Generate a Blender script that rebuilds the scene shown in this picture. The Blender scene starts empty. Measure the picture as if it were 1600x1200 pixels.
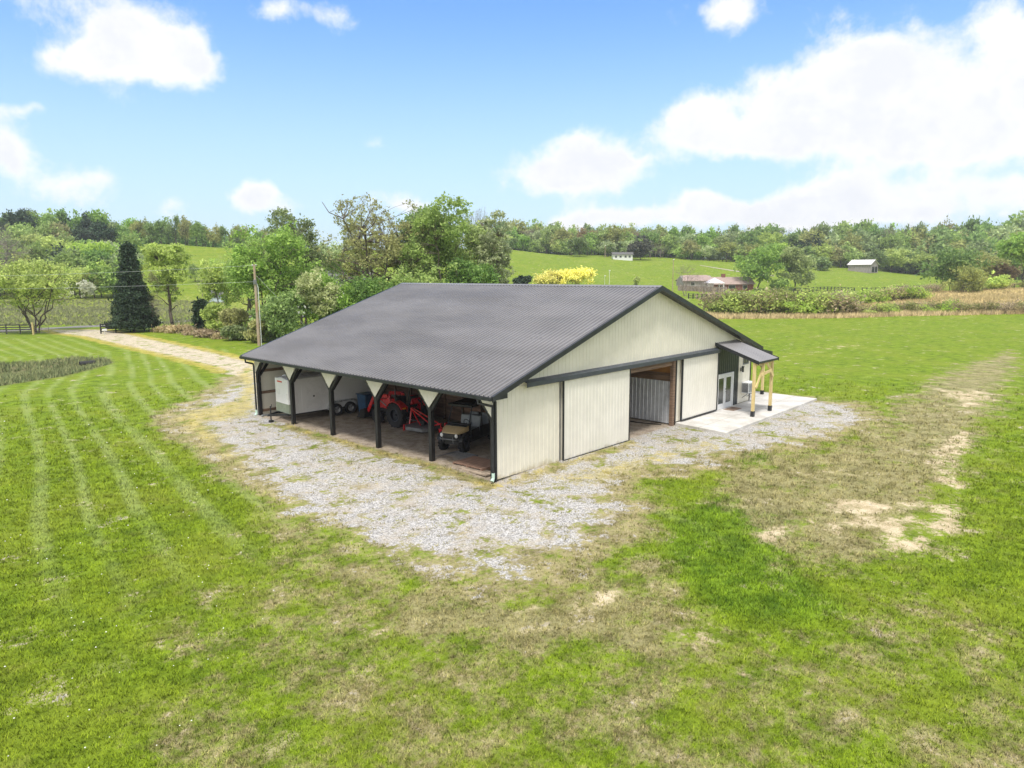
import bpy, math, random
import numpy as np
from mathutils import Vector, Matrix
QUICK = False
random.seed(7)
rng = np.random.default_rng(11)
sc = bpy.context.scene
C = sc.collection
R = math.radians

# ------------------------------------------------------------------ camera
CX, CY, CZ = -18.073, -18.039, 7.705
YAW, PITCH, ROLL, FPX = .8111, -.1582, -.0063, 1103.4
def cam_axes():
    cy, sy, cp, sp = math.cos(YAW), math.sin(YAW), math.cos(PITCH), math.sin(PITCH)
    f = Vector((sy*cp, cy*cp, sp)); r = Vector((cy, -sy, 0)); u = r.cross(f)
    return r*math.cos(ROLL)+u*math.sin(ROLL), -r*math.sin(ROLL)+u*math.cos(ROLL), f
r_, u_, f_ = cam_axes()
cd = bpy.data.cameras.new('camera'); cam = bpy.data.objects.new('camera', cd); C.objects.link(cam)
M = Matrix.Identity(4)
for i in range(3):
    M[i][0], M[i][1], M[i][2] = r_[i], u_[i], -f_[i]
M[0][3], M[1][3], M[2][3] = CX, CY, CZ
cam.matrix_world = M
cd.sensor_width = 36; cd.lens = 36*FPX/1600; cd.clip_end = 20000; cd.clip_start = .1
sc.camera = cam
FW = (math.sin(YAW), math.cos(YAW)); RT = (math.cos(YAW), -math.sin(YAW))

def at(px, D):
    """ground position at bearing px and depth D metres ahead of the drone"""
    L = (px-800)/1100*D
    return (CX+FW[0]*D+RT[0]*L, CY+FW[1]*D+RT[1]*L)

# ------------------------------------------------------------------ terrain height
TU = np.array([-600,0,150,250,370,500,780,900,1000,1150,1300,1450,1600,2200.])
TD = np.array([0,100,150,180,240,290,330,400,600,1500,6000.])
TZ = np.array([
 [0]*14, [0]*14,
 [.6,.6,.6,.6,.6,.8,1,1,.8,0,0,1.2,1.8,2],
 [1.5,1.5,1.5,1.5,1.5,2,3,2.5,1.5,0,0,1.8,2.8,3],
 [10,10,9,9,9,9,8,5,3.5,.5,.6,.8,1.5,2],
 [17,17,18,19.5,17.5,17,15,11,8.5,6,4.5,2.5,1.5,2],
 [20,20,20,20,17,17,17.6,15,13,11,7.5,4,2,2],
 [21,21,21,20,18,18,18,17,16,14,12,10,7,5],
 [22,22,22,22,20,18,16,14,13,12,11,10,8,6],
 [25]*14, [25]*14], float)
def hgt(x, y):
    x = np.asarray(x, float); y = np.asarray(y, float)
    dx, dy = x-CX, y-CY
    D = dx*FW[0]+dy*FW[1]; L = dx*RT[0]+dy*RT[1]
    Dc = np.maximum(D, 1.0)
    u = np.clip(800+1100*L/Dc, TU[0], TU[-1]-1); Dc = np.clip(Dc, 0, 5999)
    i = np.clip(np.searchsorted(TU, u, 'right')-1, 0, len(TU)-2); j = np.clip(np.searchsorted(TD, Dc, 'right')-1, 0, len(TD)-2)
    a = (u-TU[i])/(TU[i+1]-TU[i]); b = (Dc-TD[j])/(TD[j+1]-TD[j])
    a = a*a*(3-2*a)
    z = (TZ[j,i]*(1-a)+TZ[j,i+1]*a)*(1-b)+(TZ[j+1,i]*(1-a)+TZ[j+1,i+1]*a)*b
    w = np.clip((Dc-105)/60, 0, 1)
    z = z+w*(.5*np.sin(x*.05+1.3)*np.cos(y*.043)+.25*np.sin(x*.13+y*.09))
    # drainage ditch in the left lawn
    d = seg_dist(x, y, [(-30,46),(-8,50),(0,51.5)])
    z = z-.55*np.exp(-(d/2.2)**2)
    # slight fall of the ground at the open side's near corner
    z = z-.09*np.exp(-((x+.3)**2+(y+.3)**2)/2.2)+.07*np.exp(-((x+.2)**2+(y-3.7)**2)/2.5)
    return z
def seg_dist(x, y, pts):
    best = np.full(np.shape(x), 1e9)
    for (x0,y0),(x1,y1) in zip(pts[:-1], pts[1:]):
        dx, dy = x1-x0, y1-y0; t = np.clip(((x-x0)*dx+(y-y0)*dy)/(dx*dx+dy*dy), 0, 1)
        best = np.minimum(best, np.hypot(x-x0-t*dx, y-y0-t*dy))
    return best
def poly_sd(x, y, pts):
    d = seg_dist(x, y, list(pts)+[pts[0]]); ins = np.zeros(np.shape(x), bool)
    n = len(pts)
    for k in range(n):
        x0,y0 = pts[k]; x1,y1 = pts[(k+1)%n]
        c = ((y0>y) != (y1>y)) & (x < (x1-x0)*(y-y0)/((y1-y0) if y1 != y0 else 1e-9)+x0)
        ins ^= c
    return np.where(ins, d, -d)
def H(x, y): return float(hgt(np.array([x]), np.array([y]))[0])

# ------------------------------------------------------------------ node helpers
class NT:
    def __init__(s, nt): s.nt = nt
    def n(s, typ, ins=None, **kw):
        nd = s.nt.nodes.new('ShaderNode'+typ)
        for k, v in kw.items(): setattr(nd, k, v)
        for k, v in (ins or {}).items():
            sk = nd.inputs[k]
            if isinstance(v, bpy.types.NodeSocket): s.nt.links.new(v, sk)
            else: sk.default_value = v
        return nd
    def math(s, op, a, b=0., c=0., clamp=False):
        return s.n('Math', {0:a,1:b,2:c}, operation=op, use_clamp=clamp).outputs[0]
    def mix(s, f, a, b, typ='MIX'):
        def c4(v): return (*v,1) if isinstance(v, tuple) and len(v)==3 else v
        nd = s.n('Mix', {0:f,6:c4(a),7:c4(b)}, data_type='RGBA', blend_type=typ); return nd.outputs[2]
    def noise(s, vec, scale, detail=3, rough=.55, dist=0):
        return s.n('TexNoise', {'Vector':vec,'Scale':scale,'Detail':detail,'Roughness':rough,'Distortion':dist}).outputs[0]
    def ramp(s, v, lo, hi):   # smooth 0..1
        return s.n('MapRange', {0:v,1:lo,2:hi}, interpolation_type='SMOOTHSTEP').outputs[0]
    def attr(s, name): return s.n('Attribute', attribute_name=name).outputs[2]

MATS = {}
def mat(name, col, rough=.6, metal=0., var=.12, vscale=3., bump=0., bscale=60., col2=None, stretch=None, spec=.5, coat=0., dirt=None):
    if name in MATS: return MATS[name]
    m = bpy.data.materials.new(name); m.use_nodes = True
    t = NT(m.node_tree); b = m.node_tree.nodes['Principled BSDF']
    co = t.n('TexCoord').outputs['Object']
    if stretch: co = t.n('Mapping', {'Vector':co,'Scale':stretch}).outputs[0]
    n1 = t.noise(co, vscale, 5, .6)
    c2 = col2 or tuple(c*(1-2.2*var) for c in col); c1 = tuple(min(1,c*(1+var)) for c in col) if not col2 else col
    cc = t.mix(t.ramp(n1,.3,.7), c2, c1)
    if dirt:
        pos = t.n('NewGeometry').outputs['Position']; z = t.n('SeparateXYZ', {0:pos}).outputs[2]
        f = t.math('MULTIPLY', t.ramp(t.math('ADD', z, t.math('MULTIPLY', t.noise(pos,2.5,4), .7)), dirt[1]+.35, .25), dirt[2])
        cc = t.mix(f, cc, dirt[0])
    m.node_tree.links.new(cc, b.inputs['Base Color'])
    b.inputs['Roughness'].default_value = rough; b.inputs['Metallic'].default_value = metal
    b.inputs['Specular IOR Level'].default_value = spec; b.inputs['Coat Weight'].default_value = coat
    rr = t.n('MapRange', {0:t.noise(co, vscale*2.3, 4),1:.3,2:.7,3:max(.05,rough-.08),4:min(1,rough+.1)}).outputs[0]
    m.node_tree.links.new(rr, b.inputs['Roughness'])
    if bump:
        bn = t.n('Bump', {'Height':t.noise(co, bscale, 4),'Strength':bump,'Distance':.01})
        m.node_tree.links.new(bn.outputs[0], b.inputs['Normal'])
    MATS[name] = m; return m

# ------------------------------------------------------------------ mesh builder
def fast_mesh(name, V, loops, starts, mats, mi=None, smooth=None):
    me = bpy.data.meshes.new(name)
    me.vertices.add(len(V)); me.vertices.foreach_set('co', np.ascontiguousarray(V, np.float32).ravel())
    me.loops.add(len(loops)); me.loops.foreach_set('vertex_index', np.ascontiguousarray(loops, np.int32))
    me.polygons.add(len(starts)); me.polygons.foreach_set('loop_start', np.ascontiguousarray(starts, np.int32))
    for m in mats: me.materials.append(m)
    if mi is not None: me.polygons.foreach_set('material_index', np.ascontiguousarray(mi, np.int32))
    me.update(calc_edges=True)
    sm = np.zeros(len(starts), bool) if smooth is None else smooth
    me.polygons.foreach_set('use_smooth', sm)
    return me
class MB:
    def __init__(s): s.v = []; s.f = []
    def add(s, vs, fs):
        o = len(s.v); s.v += [tuple(v) for v in vs]; s.f += [tuple(i+o for i in f) for f in fs]; return s
    def box(s, c, d, rot=None, taper=1.):
        hx,hy,hz = d[0]/2,d[1]/2,d[2]/2
        vs = [Vector((sx*hx*(taper if sz>0 else 1), sy*hy*(taper if sz>0 else 1), sz*hz)) for sz in (-1,1) for sy in (-1,1) for sx in (-1,1)]
        if rot is not None:
            m = rot if isinstance(rot, Matrix) else Matrix.Rotation(rot,3,'Z'); vs = [m@v for v in vs]
        vs = [v+Vector(c) for v in vs]
        return s.add(vs, [(0,2,3,1),(4,5,7,6),(0,1,5,4),(2,6,7,3),(0,4,6,2),(1,3,7,5)])
    def bx(s, x0,x1,y0,y1,z0,z1): return s.box(((x0+x1)/2,(y0+y1)/2,(z0+z1)/2),(abs(x1-x0),abs(y1-y0),abs(z1-z0)))
    def bar(s, a, b, w, h):      # rectangular bar between two points
        a, b = Vector(a), Vector(b); d = (b-a); L = d.length; q = d.to_track_quat('X','Z').to_matrix()
        return s.box((a+b)/2, (L,w,h), q)
    def tube(s, pts, rad, n=8, cap=True):
        pts = [Vector(p) for p in pts]; rs = rad if isinstance(rad,(list,tuple)) else [rad]*len(pts)
        vs = []; fs = []; ref = None
        for i,p in enumerate(pts):
            d = (pts[min(i+1,len(pts)-1)]-pts[max(i-1,0)]).normalized()
            if ref is None: ref = d.orthogonal().normalized()
            else: ref = (ref-d*ref.dot(d)).normalized()
            e = d.cross(ref)
            for k in range(n):
                a = 2*math.pi*k/n; vs.append(p+(ref*math.cos(a)+e*math.sin(a))*rs[i])
        for i in range(len(pts)-1):
            for k in range(n):
                k2 = (k+1)%n; fs.append((i*n+k,i*n+k2,(i+1)*n+k2,(i+1)*n+k))
        if cap: fs.append(tuple(range(n))[::-1]); fs.append(tuple((len(pts)-1)*n+k for k in range(n)))
        return s.add(vs, fs)
    def lathe(s, prof, c, axis='Y', n=28):   # prof: (radius, offset along the axis), closed ring
        vs = []; m = len(prof)
        for k in range(n):
            a = 2*math.pi*k/n; ca, sa = math.cos(a), math.sin(a)
            for r,o in prof:
                v = {'Y':(r*ca,o,r*sa),'Z':(r*ca,r*sa,o),'X':(o,r*ca,r*sa)}[axis]
                vs.append((v[0]+c[0],v[1]+c[1],v[2]+c[2]))
        fs = []
        for k in range(n):
            k2 = (k+1)%n
            for i in range(m):
                i2 = (i+1)%m
                fs.append((k*m+i,k*m+i2,k2*m+i2,k2*m+i))
        return s.add(vs, fs)
    def prism(s, poly, a0, a1, axis='Y'):   # polygon in the other two axes, extruded along axis
        def P(p,a): return {'Y':(p[0],a,p[1]),'X':(a,p[0],p[1]),'Z':(p[0],p[1],a)}[axis]
        n = len(poly); vs = [P(p,a0) for p in poly]+[P(p,a1) for p in poly]
        fs = [tuple(range(n)), tuple(range(2*n-1,n-1,-1))]+[(i,i+n,(i+1)%n+n,(i+1)%n) for i in range(n)]
        return s.add(vs, fs)
    def build(s, name, m, parent=None, bev=0., loc=None, smooth=True):
        me = bpy.data.meshes.new(name); me.from_pydata(s.v, [], s.f); me.materials.append(m); me.update()
        import bmesh
        bm = bmesh.new(); bm.from_mesh(me); bmesh.ops.recalc_face_normals(bm, faces=bm.faces); bm.to_mesh(me); bm.free()
        if smooth:
            me.polygons.foreach_set('use_smooth', [True]*len(me.polygons)); me.set_sharp_from_angle(angle=.62)
        o = bpy.data.objects.new(name, me); C.objects.link(o)
        if parent: o.parent = parent
        if loc: o.location = loc
        if bev:
            b = o.modifiers.new('bevel','BEVEL'); b.width = bev; b.segments = 2; b.limit_method = 'ANGLE'; b.angle_limit = .6
        return o
def tag(o, label=None, cat=None, group=None, kind=None):
    if label: o['label'] = label
    if cat: o['category'] = cat
    if group: o['group'] = group
    if kind: o['kind'] = kind
    return o
def empty(name, loc, rz=0, label=None, cat=None, group=None):
    o = bpy.data.objects.new(name, None); C.objects.link(o); o.location = loc; o.rotation_euler = (0,0,rz); o.empty_display_size = .3
    return tag(o, label, cat, group)
def copy_tree(o, parent=None):
    c = o.copy(); C.objects.link(c)
    if parent: c.parent = parent
    for ch in list(o.children): copy_tree(ch, c)
    return c

# ------------------------------------------------------------------ world (sky with clouds)
SUN_AZ_VEC = Vector((-.42,-.30,1.15)).normalized()
el = math.asin(SUN_AZ_VEC.z); az = math.atan2(SUN_AZ_VEC.x, SUN_AZ_VEC.y)
def dir_of(px, py):
    d = f_+r_*((px-800)/FPX)-u_*((py-600)/FPX); d.normalize()
    return math.atan2(d.x, d.y), math.asin(d.z)
w = bpy.data.worlds.new('World'); sc.world = w; w.use_nodes = True
wt = NT(w.node_tree); w.node_tree.nodes.clear()
sky = wt.n('TexSky', sky_type='NISHITA', sun_disc=False, sun_elevation=el, sun_rotation=az, air_density=1.25, dust_density=.25, ozone_density=2.5, altitude=200)
gen = wt.n('TexCoord').outputs['Generated']
sep = wt.n('SeparateXYZ', {0:gen})
zc = wt.math('MAXIMUM', sep.outputs[2], -.05)
azn = wt.math('ARCTAN2', sep.outputs[0], sep.outputs[1]); eln = wt.math('ARCSINE', zc)
uv = wt.n('CombineXYZ', {0:azn,1:wt.math('MULTIPLY', eln, 1.0),2:0.}).outputs[0]
warp = wt.n('TexNoise', {'Vector':uv,'Scale':9.,'Detail':4.,'Roughness':.6}).outputs[1]
wv = wt.n('VectorMath', {0:wt.n('VectorMath', {0:warp,1:(.5,.5,.5)}, operation='SUBTRACT').outputs[0],1:(.10,.055,0)}, operation='MULTIPLY').outputs[0]
uvw = wt.n('VectorMath', {0:uv,1:wv}, operation='ADD').outputs[0]
# clouds: (px, py, half width, half height, weight) of the sky seen over the farm, turned into bearings
clouds = [(215,72,80,56,1.05),(135,98,50,26,.75),(285,100,45,32,.8),(8,230,36,36,.95),(45,172,40,14,.5),(130,292,58,24,.75),(450,18,60,24,.55),(520,32,40,18,.4),
 (275,328,30,14,.6),(400,308,30,28,.95),(440,325,60,24,.6),(590,222,30,14,.42),(640,315,60,20,.7),
 (905,240,125,38,1.),(890,280,90,28,.9),(990,248,26,14,.5),(1105,190,62,46,1.),(1320,105,75,60,1.),(1235,165,70,50,.9),(1385,150,80,75,.9),(1530,185,95,60,.9),(1200,222,80,26,.85),(1450,225,120,34,.8),
 (1130,14,55,26,.85),(1570,45,60,45,.7),(1690,110,90,60,.8),(1320,296,50,26,.85),(1470,296,65,22,.8),(1590,312,55,20,.7),(1160,330,130,26,1.),(1280,335,110,26,.95),(975,340,70,20,.8),(890,348,60,16,.75),(1090,318,30,22,.8),(1440,340,90,16,.75),
 (-290,120,90,50,.9),(-420,260,200,60,1.),(1950,150,130,70,1.),(-300,-200,260,110,1.),(700,-500,380,150,1.),(1500,-350,240,120,1.),(2200,300,220,50,1.)]
field = None
for px,py,hw,hh,wgt in clouds:
    a,e = dir_of(px,py); ru = hw/1100*.92; rv = hh/1100*.95
    d = wt.n('VectorMath', {0:uvw,1:(a,e,0)}, operation='SUBTRACT').outputs[0]
    d = wt.n('VectorMath', {0:d,1:(1/ru,1/rv,0)}, operation='MULTIPLY').outputs[0]
    q = wt.n('VectorMath', {0:d,1:d}, operation='DOT_PRODUCT').outputs['Value']
    g = wt.math('MULTIPLY', wt.math('POWER', 2.718, wt.math('MULTIPLY', q, -1.0)), wgt)
    field = g if field is None else wt.math('ADD', field, g)
# unseen bright warm cloud added overhead and behind the drone to neutralise blue skylight
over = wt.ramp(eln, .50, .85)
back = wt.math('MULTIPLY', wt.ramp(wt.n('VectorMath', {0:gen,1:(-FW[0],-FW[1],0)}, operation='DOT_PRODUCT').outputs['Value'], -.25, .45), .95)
fill_veil = wt.math('MAXIMUM', over, back)
field = wt.math('ADD', field, fill_veil)
fld = wt.math('MULTIPLY', wt.math('MINIMUM', field, 1.1), 1.0)
n1 = wt.noise(uv, 14., 9, .66, .15); n2 = n1
dens = wt.math('ADD', fld, wt.math('MULTIPLY', wt.math('SUBTRACT', n1, .5), 1.5))
alpha = wt.ramp(dens, .28, .90)
core = wt.ramp(wt.math('ADD', wt.math('MULTIPLY', dens, .6), wt.math('MULTIPLY', wt.noise(uv, 11., 5, .55), .75)), .68, 1.15)
ccol = wt.mix(core, (9.5,9.55,9.6), (7.9,8.1,8.6))
n3 = wt.ramp(wt.noise(wt.n('VectorMath', {0:uv,1:(0,.02,0)}, operation='ADD').outputs[0], 13., 7, .6), .42, .6)
ccol = wt.mix(wt.math('MULTIPLY', n3, .55), ccol, (9.0,9.0,9.0))
ccol = wt.mix(fill_veil, ccol, (10.8,10.5,10.))
skc = wt.mix(1., sky.outputs[0], (1.05,1.42,1.98), 'MULTIPLY')
hz = wt.ramp(eln, .36, .0)
skc = wt.mix(wt.math('MULTIPLY', hz, .80), skc, (6.0,7.4,8.4))
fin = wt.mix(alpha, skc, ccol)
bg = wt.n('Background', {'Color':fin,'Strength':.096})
wo = wt.n('OutputWorld'); w.node_tree.links.new(bg.outputs[0], wo.inputs[0])
w.cycles.sampling_method = 'MANUAL'; w.cycles.sample_map_resolution = 512

sl = bpy.data.lights.new('sun', 'SUN'); sl.energy = 2.85; sl.angle = R(10); sl.color = (1,.945,.87)
so = bpy.data.objects.new('sun', sl); C.objects.link(so); so.rotation_euler = SUN_AZ_VEC.to_track_quat('Z','Y').to_euler(); so.location = (0,0,60)

sc.view_settings.view_transform = 'Standard'; sc.view_settings.look = 'None'; sc.view_settings.exposure = .32; sc.view_settings.gamma = 1
sc.cycles.max_bounces = 6; sc.cycles.diffuse_bounces = 3; sc.cycles.glossy_bounces = 3; sc.cycles.transparent_max_bounces = 8; sc.cycles.use_denoising = True

# ------------------------------------------------------------------ ground
POLY = {"gravel":[[6.44,34.32],[3.87,30.14],[0.9,26.46],[-1.23,24.23],[-3.9,20.87],[-4.6,16.05],[-5.08,12.85],[-5.4,9.99],[-6.13,7.36],[-6.37,4.69],[-7.25,2.65],[-6.88,0.92],[-7.13,-1.52],[-7.1,-3.55],[-6.5,-4.69],[-6.62,-5.55],[-6.4,-6.69],[-5.63,-7.16],[-4.46,-5.91],[-3.28,-6.41],[-1.34,-6.34],[0.94,-5.37],[2.01,-3.96],[3.32,-3.04],[4.7,-3.27],[6.28,-4.6],[8.92,-4.61],[11.43,-5.44],[13.91,-6.44],[18.09,-6.72],[21.21,-6.51],[24.41,-4.66],[24.31,-2.7],[24.2,1.3],[21.4,1.3],[21.2,18.4],[14.94,27.21],[15.0,39.86],[14.06,44.0],[10.76,40.58]],
"drive":[[8.8,97.5],[14.2,92.5],[14.28,81.87],[13.37,70.57],[12.14,52.07],[10.95,40.36],[6.28,27.39],[5.66,32.7],[7.03,40.42],[7.63,51.53],[8.2,67.47],[8.88,81.22],[8.14,89.35]],
"brown1":[[64.52,-6.26],[56.33,-8.41],[28.38,-11.42],[19.16,-12.26],[8.99,-13.2],[4.87,-13.87],[0.69,-13.19],[-0.74,-11.64],[0.54,-9.87],[4.19,-5.78],[6.95,-5.07],[11.43,-5.44],[14.3,-6.86],[21.67,-6.52],[28.8,-5.82],[42.95,-5.07]],
"brown2":[[-6.22,4.52],[-7.41,-1.92],[-6.82,-5.04],[-5.71,-7.34],[-2.92,-7.46],[-0.7,-7.04],[-2.72,-9.49],[-4.24,-10.85],[-5.04,-12.02],[-6.72,-11.93],[-7.8,-10.77],[-8.73,-9.11],[-10.17,-7.9],[-10.26,-5.62],[-9.61,-2.01],[-8.65,1.62]],
"thin":[[-10.61,0.26],[-7.04,0.67],[-0.77,-4.43],[-1.35,-8.51],[-3.82,-12.16],[0.91,-13.42],[0.19,-17.29],[-6.55,-19.08],[-16.91,-8.01],[-15.07,-5.45]],
"lush1":[[0.16,-7.18],[3.18,-6.83],[5.02,-7.81],[4.08,-9.74],[0.69,-10.72],[-0.63,-11.76],[-1.99,-13.29],[-3.21,-12.62],[-3.74,-11.83],[-3.96,-10.7],[-2.72,-9.49],[-1.98,-8.48]],
"lush2":[[10.5,-4.41],[11.17,-5.98],[8.93,-6.55],[7.8,-5.73]],
"soil1":[[5.1,-11.73],[6.7,-12.59],[9.64,-12.87],[8.31,-13.43],[5.45,-13.75],[3.19,-13.45],[2.24,-13.06],[2.86,-12.39]],
"soil2":[[5.47,-9.83],[6.68,-10.66],[6.83,-11.81],[5.55,-11.79],[4.64,-10.34]],
"soil11":[[9.2,-12.6],[13.2,-11.2],[18.5,-10.6],[22.0,-10.9],[18.0,-11.9],[12.5,-12.6],[9.6,-13.3]],
"soil12":[[3.4,-10.6],[5.6,-11.6],[8.6,-12.2],[8.9,-12.8],[5.6,-12.4],[3.0,-11.3]],
"soil3":[[-5.36,-10.7],[-4.77,-11.14],[-5.15,-11.72],[-5.42,-11.42],[-5.63,-11.01]],
"soil4":[[33.18,-7.25],[35.03,-9.35],[30.15,-10.52],[26.77,-9.61]],
"soil5":[[-5.32,-8.51],[-4.49,-8.66],[-4.67,-8.97],[-5.48,-8.82]],
"soil6":[[-9.69,-5.62],[-9.62,-6.11],[-9.95,-6.35],[-9.93,-5.97]],
"soil7":[[-9.59,-7.19],[-9.15,-7.28],[-9.5,-7.59],[-9.75,-7.49]],
"soil8":[[1.49,-9.43],[3.34,-10.23],[2.13,-10.51],[0.66,-10.0]],
"soil9":[[-5.89,-12.43],[-5.49,-12.77],[-5.93,-12.84],[-6.1,-12.6]],
"soil10":[[49.3,7.4],[55.4,7.3],[60.5,6.2],[57.3,5.6],[51.3,6.5],[46.9,6.7]],
"yellow1":[[-3.9,20.87],[-1.9,22.61],[2.45,23.99],[-0.31,18.11],[-2.69,18.29],[-4.5,12.21],[-5.84,7.69],[-5.08,12.85]],
"yellow2":[[1.53,-1.07],[6.23,-1.63],[12.18,-2.62],[10.13,-4.0],[4.87,-3.45],[1.09,-2.95]],
"yellow3":[[6.37,34.4],[10.76,40.58],[0.57,19.84],[-1.72,19.69],[3.2,26.81]],
"ditch":[[-30,54],[-4.41,56.0],[-1.89,55.29],[1.2,56.5],[3.08,53.79],[2.65,50.69],[0.29,47.0],[-2.93,43.54],[-7.34,41.63],[-30,36]]}
def sst(v, lo, hi):
    t = np.clip((v-lo)/(hi-lo), 0, 1); return t*t*(3-2*t)
STR = [(-20.5,-12),(-15.0,-6),(-12.9,-2),(-12.3,3),(-11.66,7.48),(-10.02,15.1),(-8.04,24.27),(-5.46,36.64),(-1.5,48),(2.5,60),(4,90)]
def side(x, y, pts):
    # signed distance to an open line (sign from the nearest segment)
    best = np.full(np.shape(x), 1e9); sg = np.ones(np.shape(x))
    for (x0,y0),(x1,y1) in zip(pts[:-1], pts[1:]):
        dx, dy = x1-x0, y1-y0; t = np.clip(((x-x0)*dx+(y-y0)*dy)/(dx*dx+dy*dy), 0, 1)
        d = np.hypot(x-x0-t*dx, y-y0-t*dy); c = np.sign((x-x0)*dy-(y-y0)*dx); c[c==0] = 1
        k = d < best; best = np.where(k, d, best); sg = np.where(k, c, sg)
    return best*sg
def masks(x, y):
    P = lambda n, w=.8: sst(poly_sd(x, y, POLY[n]), -w, w)
    D = (x-CX)*FW[0]+(y-CY)*FW[1]; L = (x-CX)*RT[0]+(y-CY)*RT[1]; u = 800+1100*L/np.maximum(D,1)
    g = np.maximum(P('gravel', 1.9)*.93, P('drive', .8))
    brown = np.maximum(P('brown1', 2.4)*1.0, P('brown2', 2.2)*.95)
    brown = np.maximum(brown, P('thin', 2.6)*.62)
    ring = sst(poly_sd(x, y, POLY['gravel']), -3.0, .2)*sst(x+9., 0, 3)*(y < 34)
    brown = np.maximum(brown, ring*.95)
    drip = np.maximum(np.exp(-((x+.45)/.55)**2)*(y > -.6)*(y < 15), .8*np.exp(-((y+.55)/.5)**2)*(x > .2)*(x < 8.6))
    g = g*(1-.62*drip)
    lush = np.maximum(P('lush1', .9), P('lush2', .6))
    soil = np.zeros_like(x)
    for k in range(1,13): soil = np.maximum(soil, P('soil%d'%k, .42 if k not in (4,10) else 1.2)*(.6 if k == 10 else .72 if k > 10 else 1))
    yel = np.maximum(np.maximum(P('yellow1', 1.2)*.85, P('yellow2', 1.2)*.62), P('yellow3', 1.2))
    dr = poly_sd(x, y, POLY['drive']); yel = np.maximum(np.maximum(yel, np.exp(-((dr+.2)/.9)**2)*(y > 36)), drip*.55)
    tan = sst(u, 1300, 1440)*sst(D, 116, 124)*(1-sst(D, 186, 205))
    tan = np.maximum(tan, .75*sst(u, 1050, 1150)*sst(D, 116, 124)*(1-sst(D, 190, 200))*(1-sst(u, 1330, 1400)))
    ry = np.interp(x, [-200,-40,10,30,60,200], [112,104,100.2,97.9,99,104])
    left = (u < 800)*sst(y-ry, 4.5, 7)*(1-sst(D, 175, 230))
    tan = np.maximum(tan, left*.42)
    road = 1-sst(np.abs(y-ry), 1.7, 2.1); road = road*(u < 780)*(x < 120)
    dit = P('ditch', .7)
    s = side(x, y, STR)
    st = .5+.5*np.cos(2*np.pi*(s+.25*np.sin(y*.11+x*.3)+.2*np.sin(s*1.1))/1.45)
    st = sst(st, .60, 1.)*np.clip(1-P('gravel',1.5)-P('thin',3), 0, 1)*(s < 16)*(s > -22)*(1-sst(D, 80, 95))*(1-dit)*(x < 14)*(D > 12)*sst(D, 12, 24)
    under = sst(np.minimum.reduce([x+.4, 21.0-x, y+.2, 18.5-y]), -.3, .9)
    return dict(gravel=g, brown=brown, lush=lush, soil=soil, yellow=yel, lawn=((s > -22)*(x < 16)*(y > -8)*(D > 10)*(1-P('thin', 2.5))).astype(float), tan=tan, lane=P('drive', .6), road=road, ditch=dit, stripe=st, shed=under)
def put_masks(me, mk):
    for k, v in mk.items():
        a = me.attributes.new(k, 'FLOAT', 'POINT'); a.data.foreach_set('value', v.astype(np.float32))

def ground_color(t, pos):
    """colour network shared by the ground sheet and the grass that grows from it"""
    nL = t.noise(pos, .22, 4, .6); nM = t.noise(pos, 1.3, 5, .65); nF = t.noise(pos, 9., 4, .7); nX = t.noise(pos, 38., 3, .7)
    A = t.attr
    v = t.math('ADD', t.math('MULTIPLY', nM, .45), t.math('ADD', t.math('MULTIPLY', nF, .3), t.math('MULTIPLY', nX, .25)))
    gr = t.mix(t.ramp(v, .36, .62), (.070,.122,.008), (.225,.325,.020))
    gr = t.mix(t.math('MULTIPLY', t.ramp(nL, .42, .66), .55), gr, (.225,.275,.03))
    gr = t.mix(t.math('MULTIPLY', t.ramp(t.noise(pos, .9, 5, .7), .56, .68), t.math('SUBTRACT', .34, t.math('MULTIPLY', A('lawn'), .26))), gr, (.25,.215,.10))
    gr = t.mix(t.math('MULTIPLY', A('stripe'), t.math('MULTIPLY', t.ramp(nL, .28, .52), .42)), gr, (.33,.40,.16))
    lush = t.mix(t.ramp(v, .4, .62), (.055,.125,.010), (.20,.33,.022))
    gr = t.mix(t.ramp(t.math('ADD', A('lush'), t.math('MULTIPLY', t.math('SUBTRACT', nM, .5), 1.1)), .35, .85), gr, t.mix(.25, lush, gr))
    # dry, brownish thin turf
    dry = t.mix(t.ramp(v, .38, .62), (.17,.13,.075), (.48,.395,.25))
    dry = t.mix(t.ramp(t.noise(pos, 2.6, 4, .65), .5, .7), dry, (.30,.25,.17))
    nb = t.math('ADD', t.math('MULTIPLY', t.noise(pos, .75, 6, .68), .7), t.math('MULTIPLY', t.noise(pos, 5.5, 4, .7), .3))
    fb = t.ramp(t.math('ADD', A('brown'), t.math('MULTIPLY', t.math('SUBTRACT', nb, .5), 3.4)), .40, .95)
    gr = t.mix(t.math('MULTIPLY', fb, .70), gr, dry)
    # yellow moss
    yl = t.mix(t.ramp(v, .38, .62), (.27,.23,.05), (.60,.50,.11))
    fy = t.ramp(t.math('ADD', A('yellow'), t.math('MULTIPLY', t.math('SUBTRACT', nb, .5), 3.)), .40, .80)
    # tan standing grass
    tn = t.mix(t.ramp(v, .38, .62), (.40,.30,.12), (.76,.59,.29))
    tn = t.mix(t.math('MULTIPLY', t.ramp(nL, .5, .62), .6), tn, (.20,.24,.05))
    ft = t.ramp(t.math('ADD', A('tan'), t.math('MULTIPLY', t.math('SUBTRACT', nM, .5), .9)), .35, .8)
    gr = t.mix(ft, gr, tn)
    dt = t.mix(t.ramp(v, .4, .6), (.09,.10,.04), (.24,.22,.12))
    gr = t.mix(A('ditch'), gr, dt)
    return gr, fy, yl, v, nb, nM, nF, nX

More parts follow.
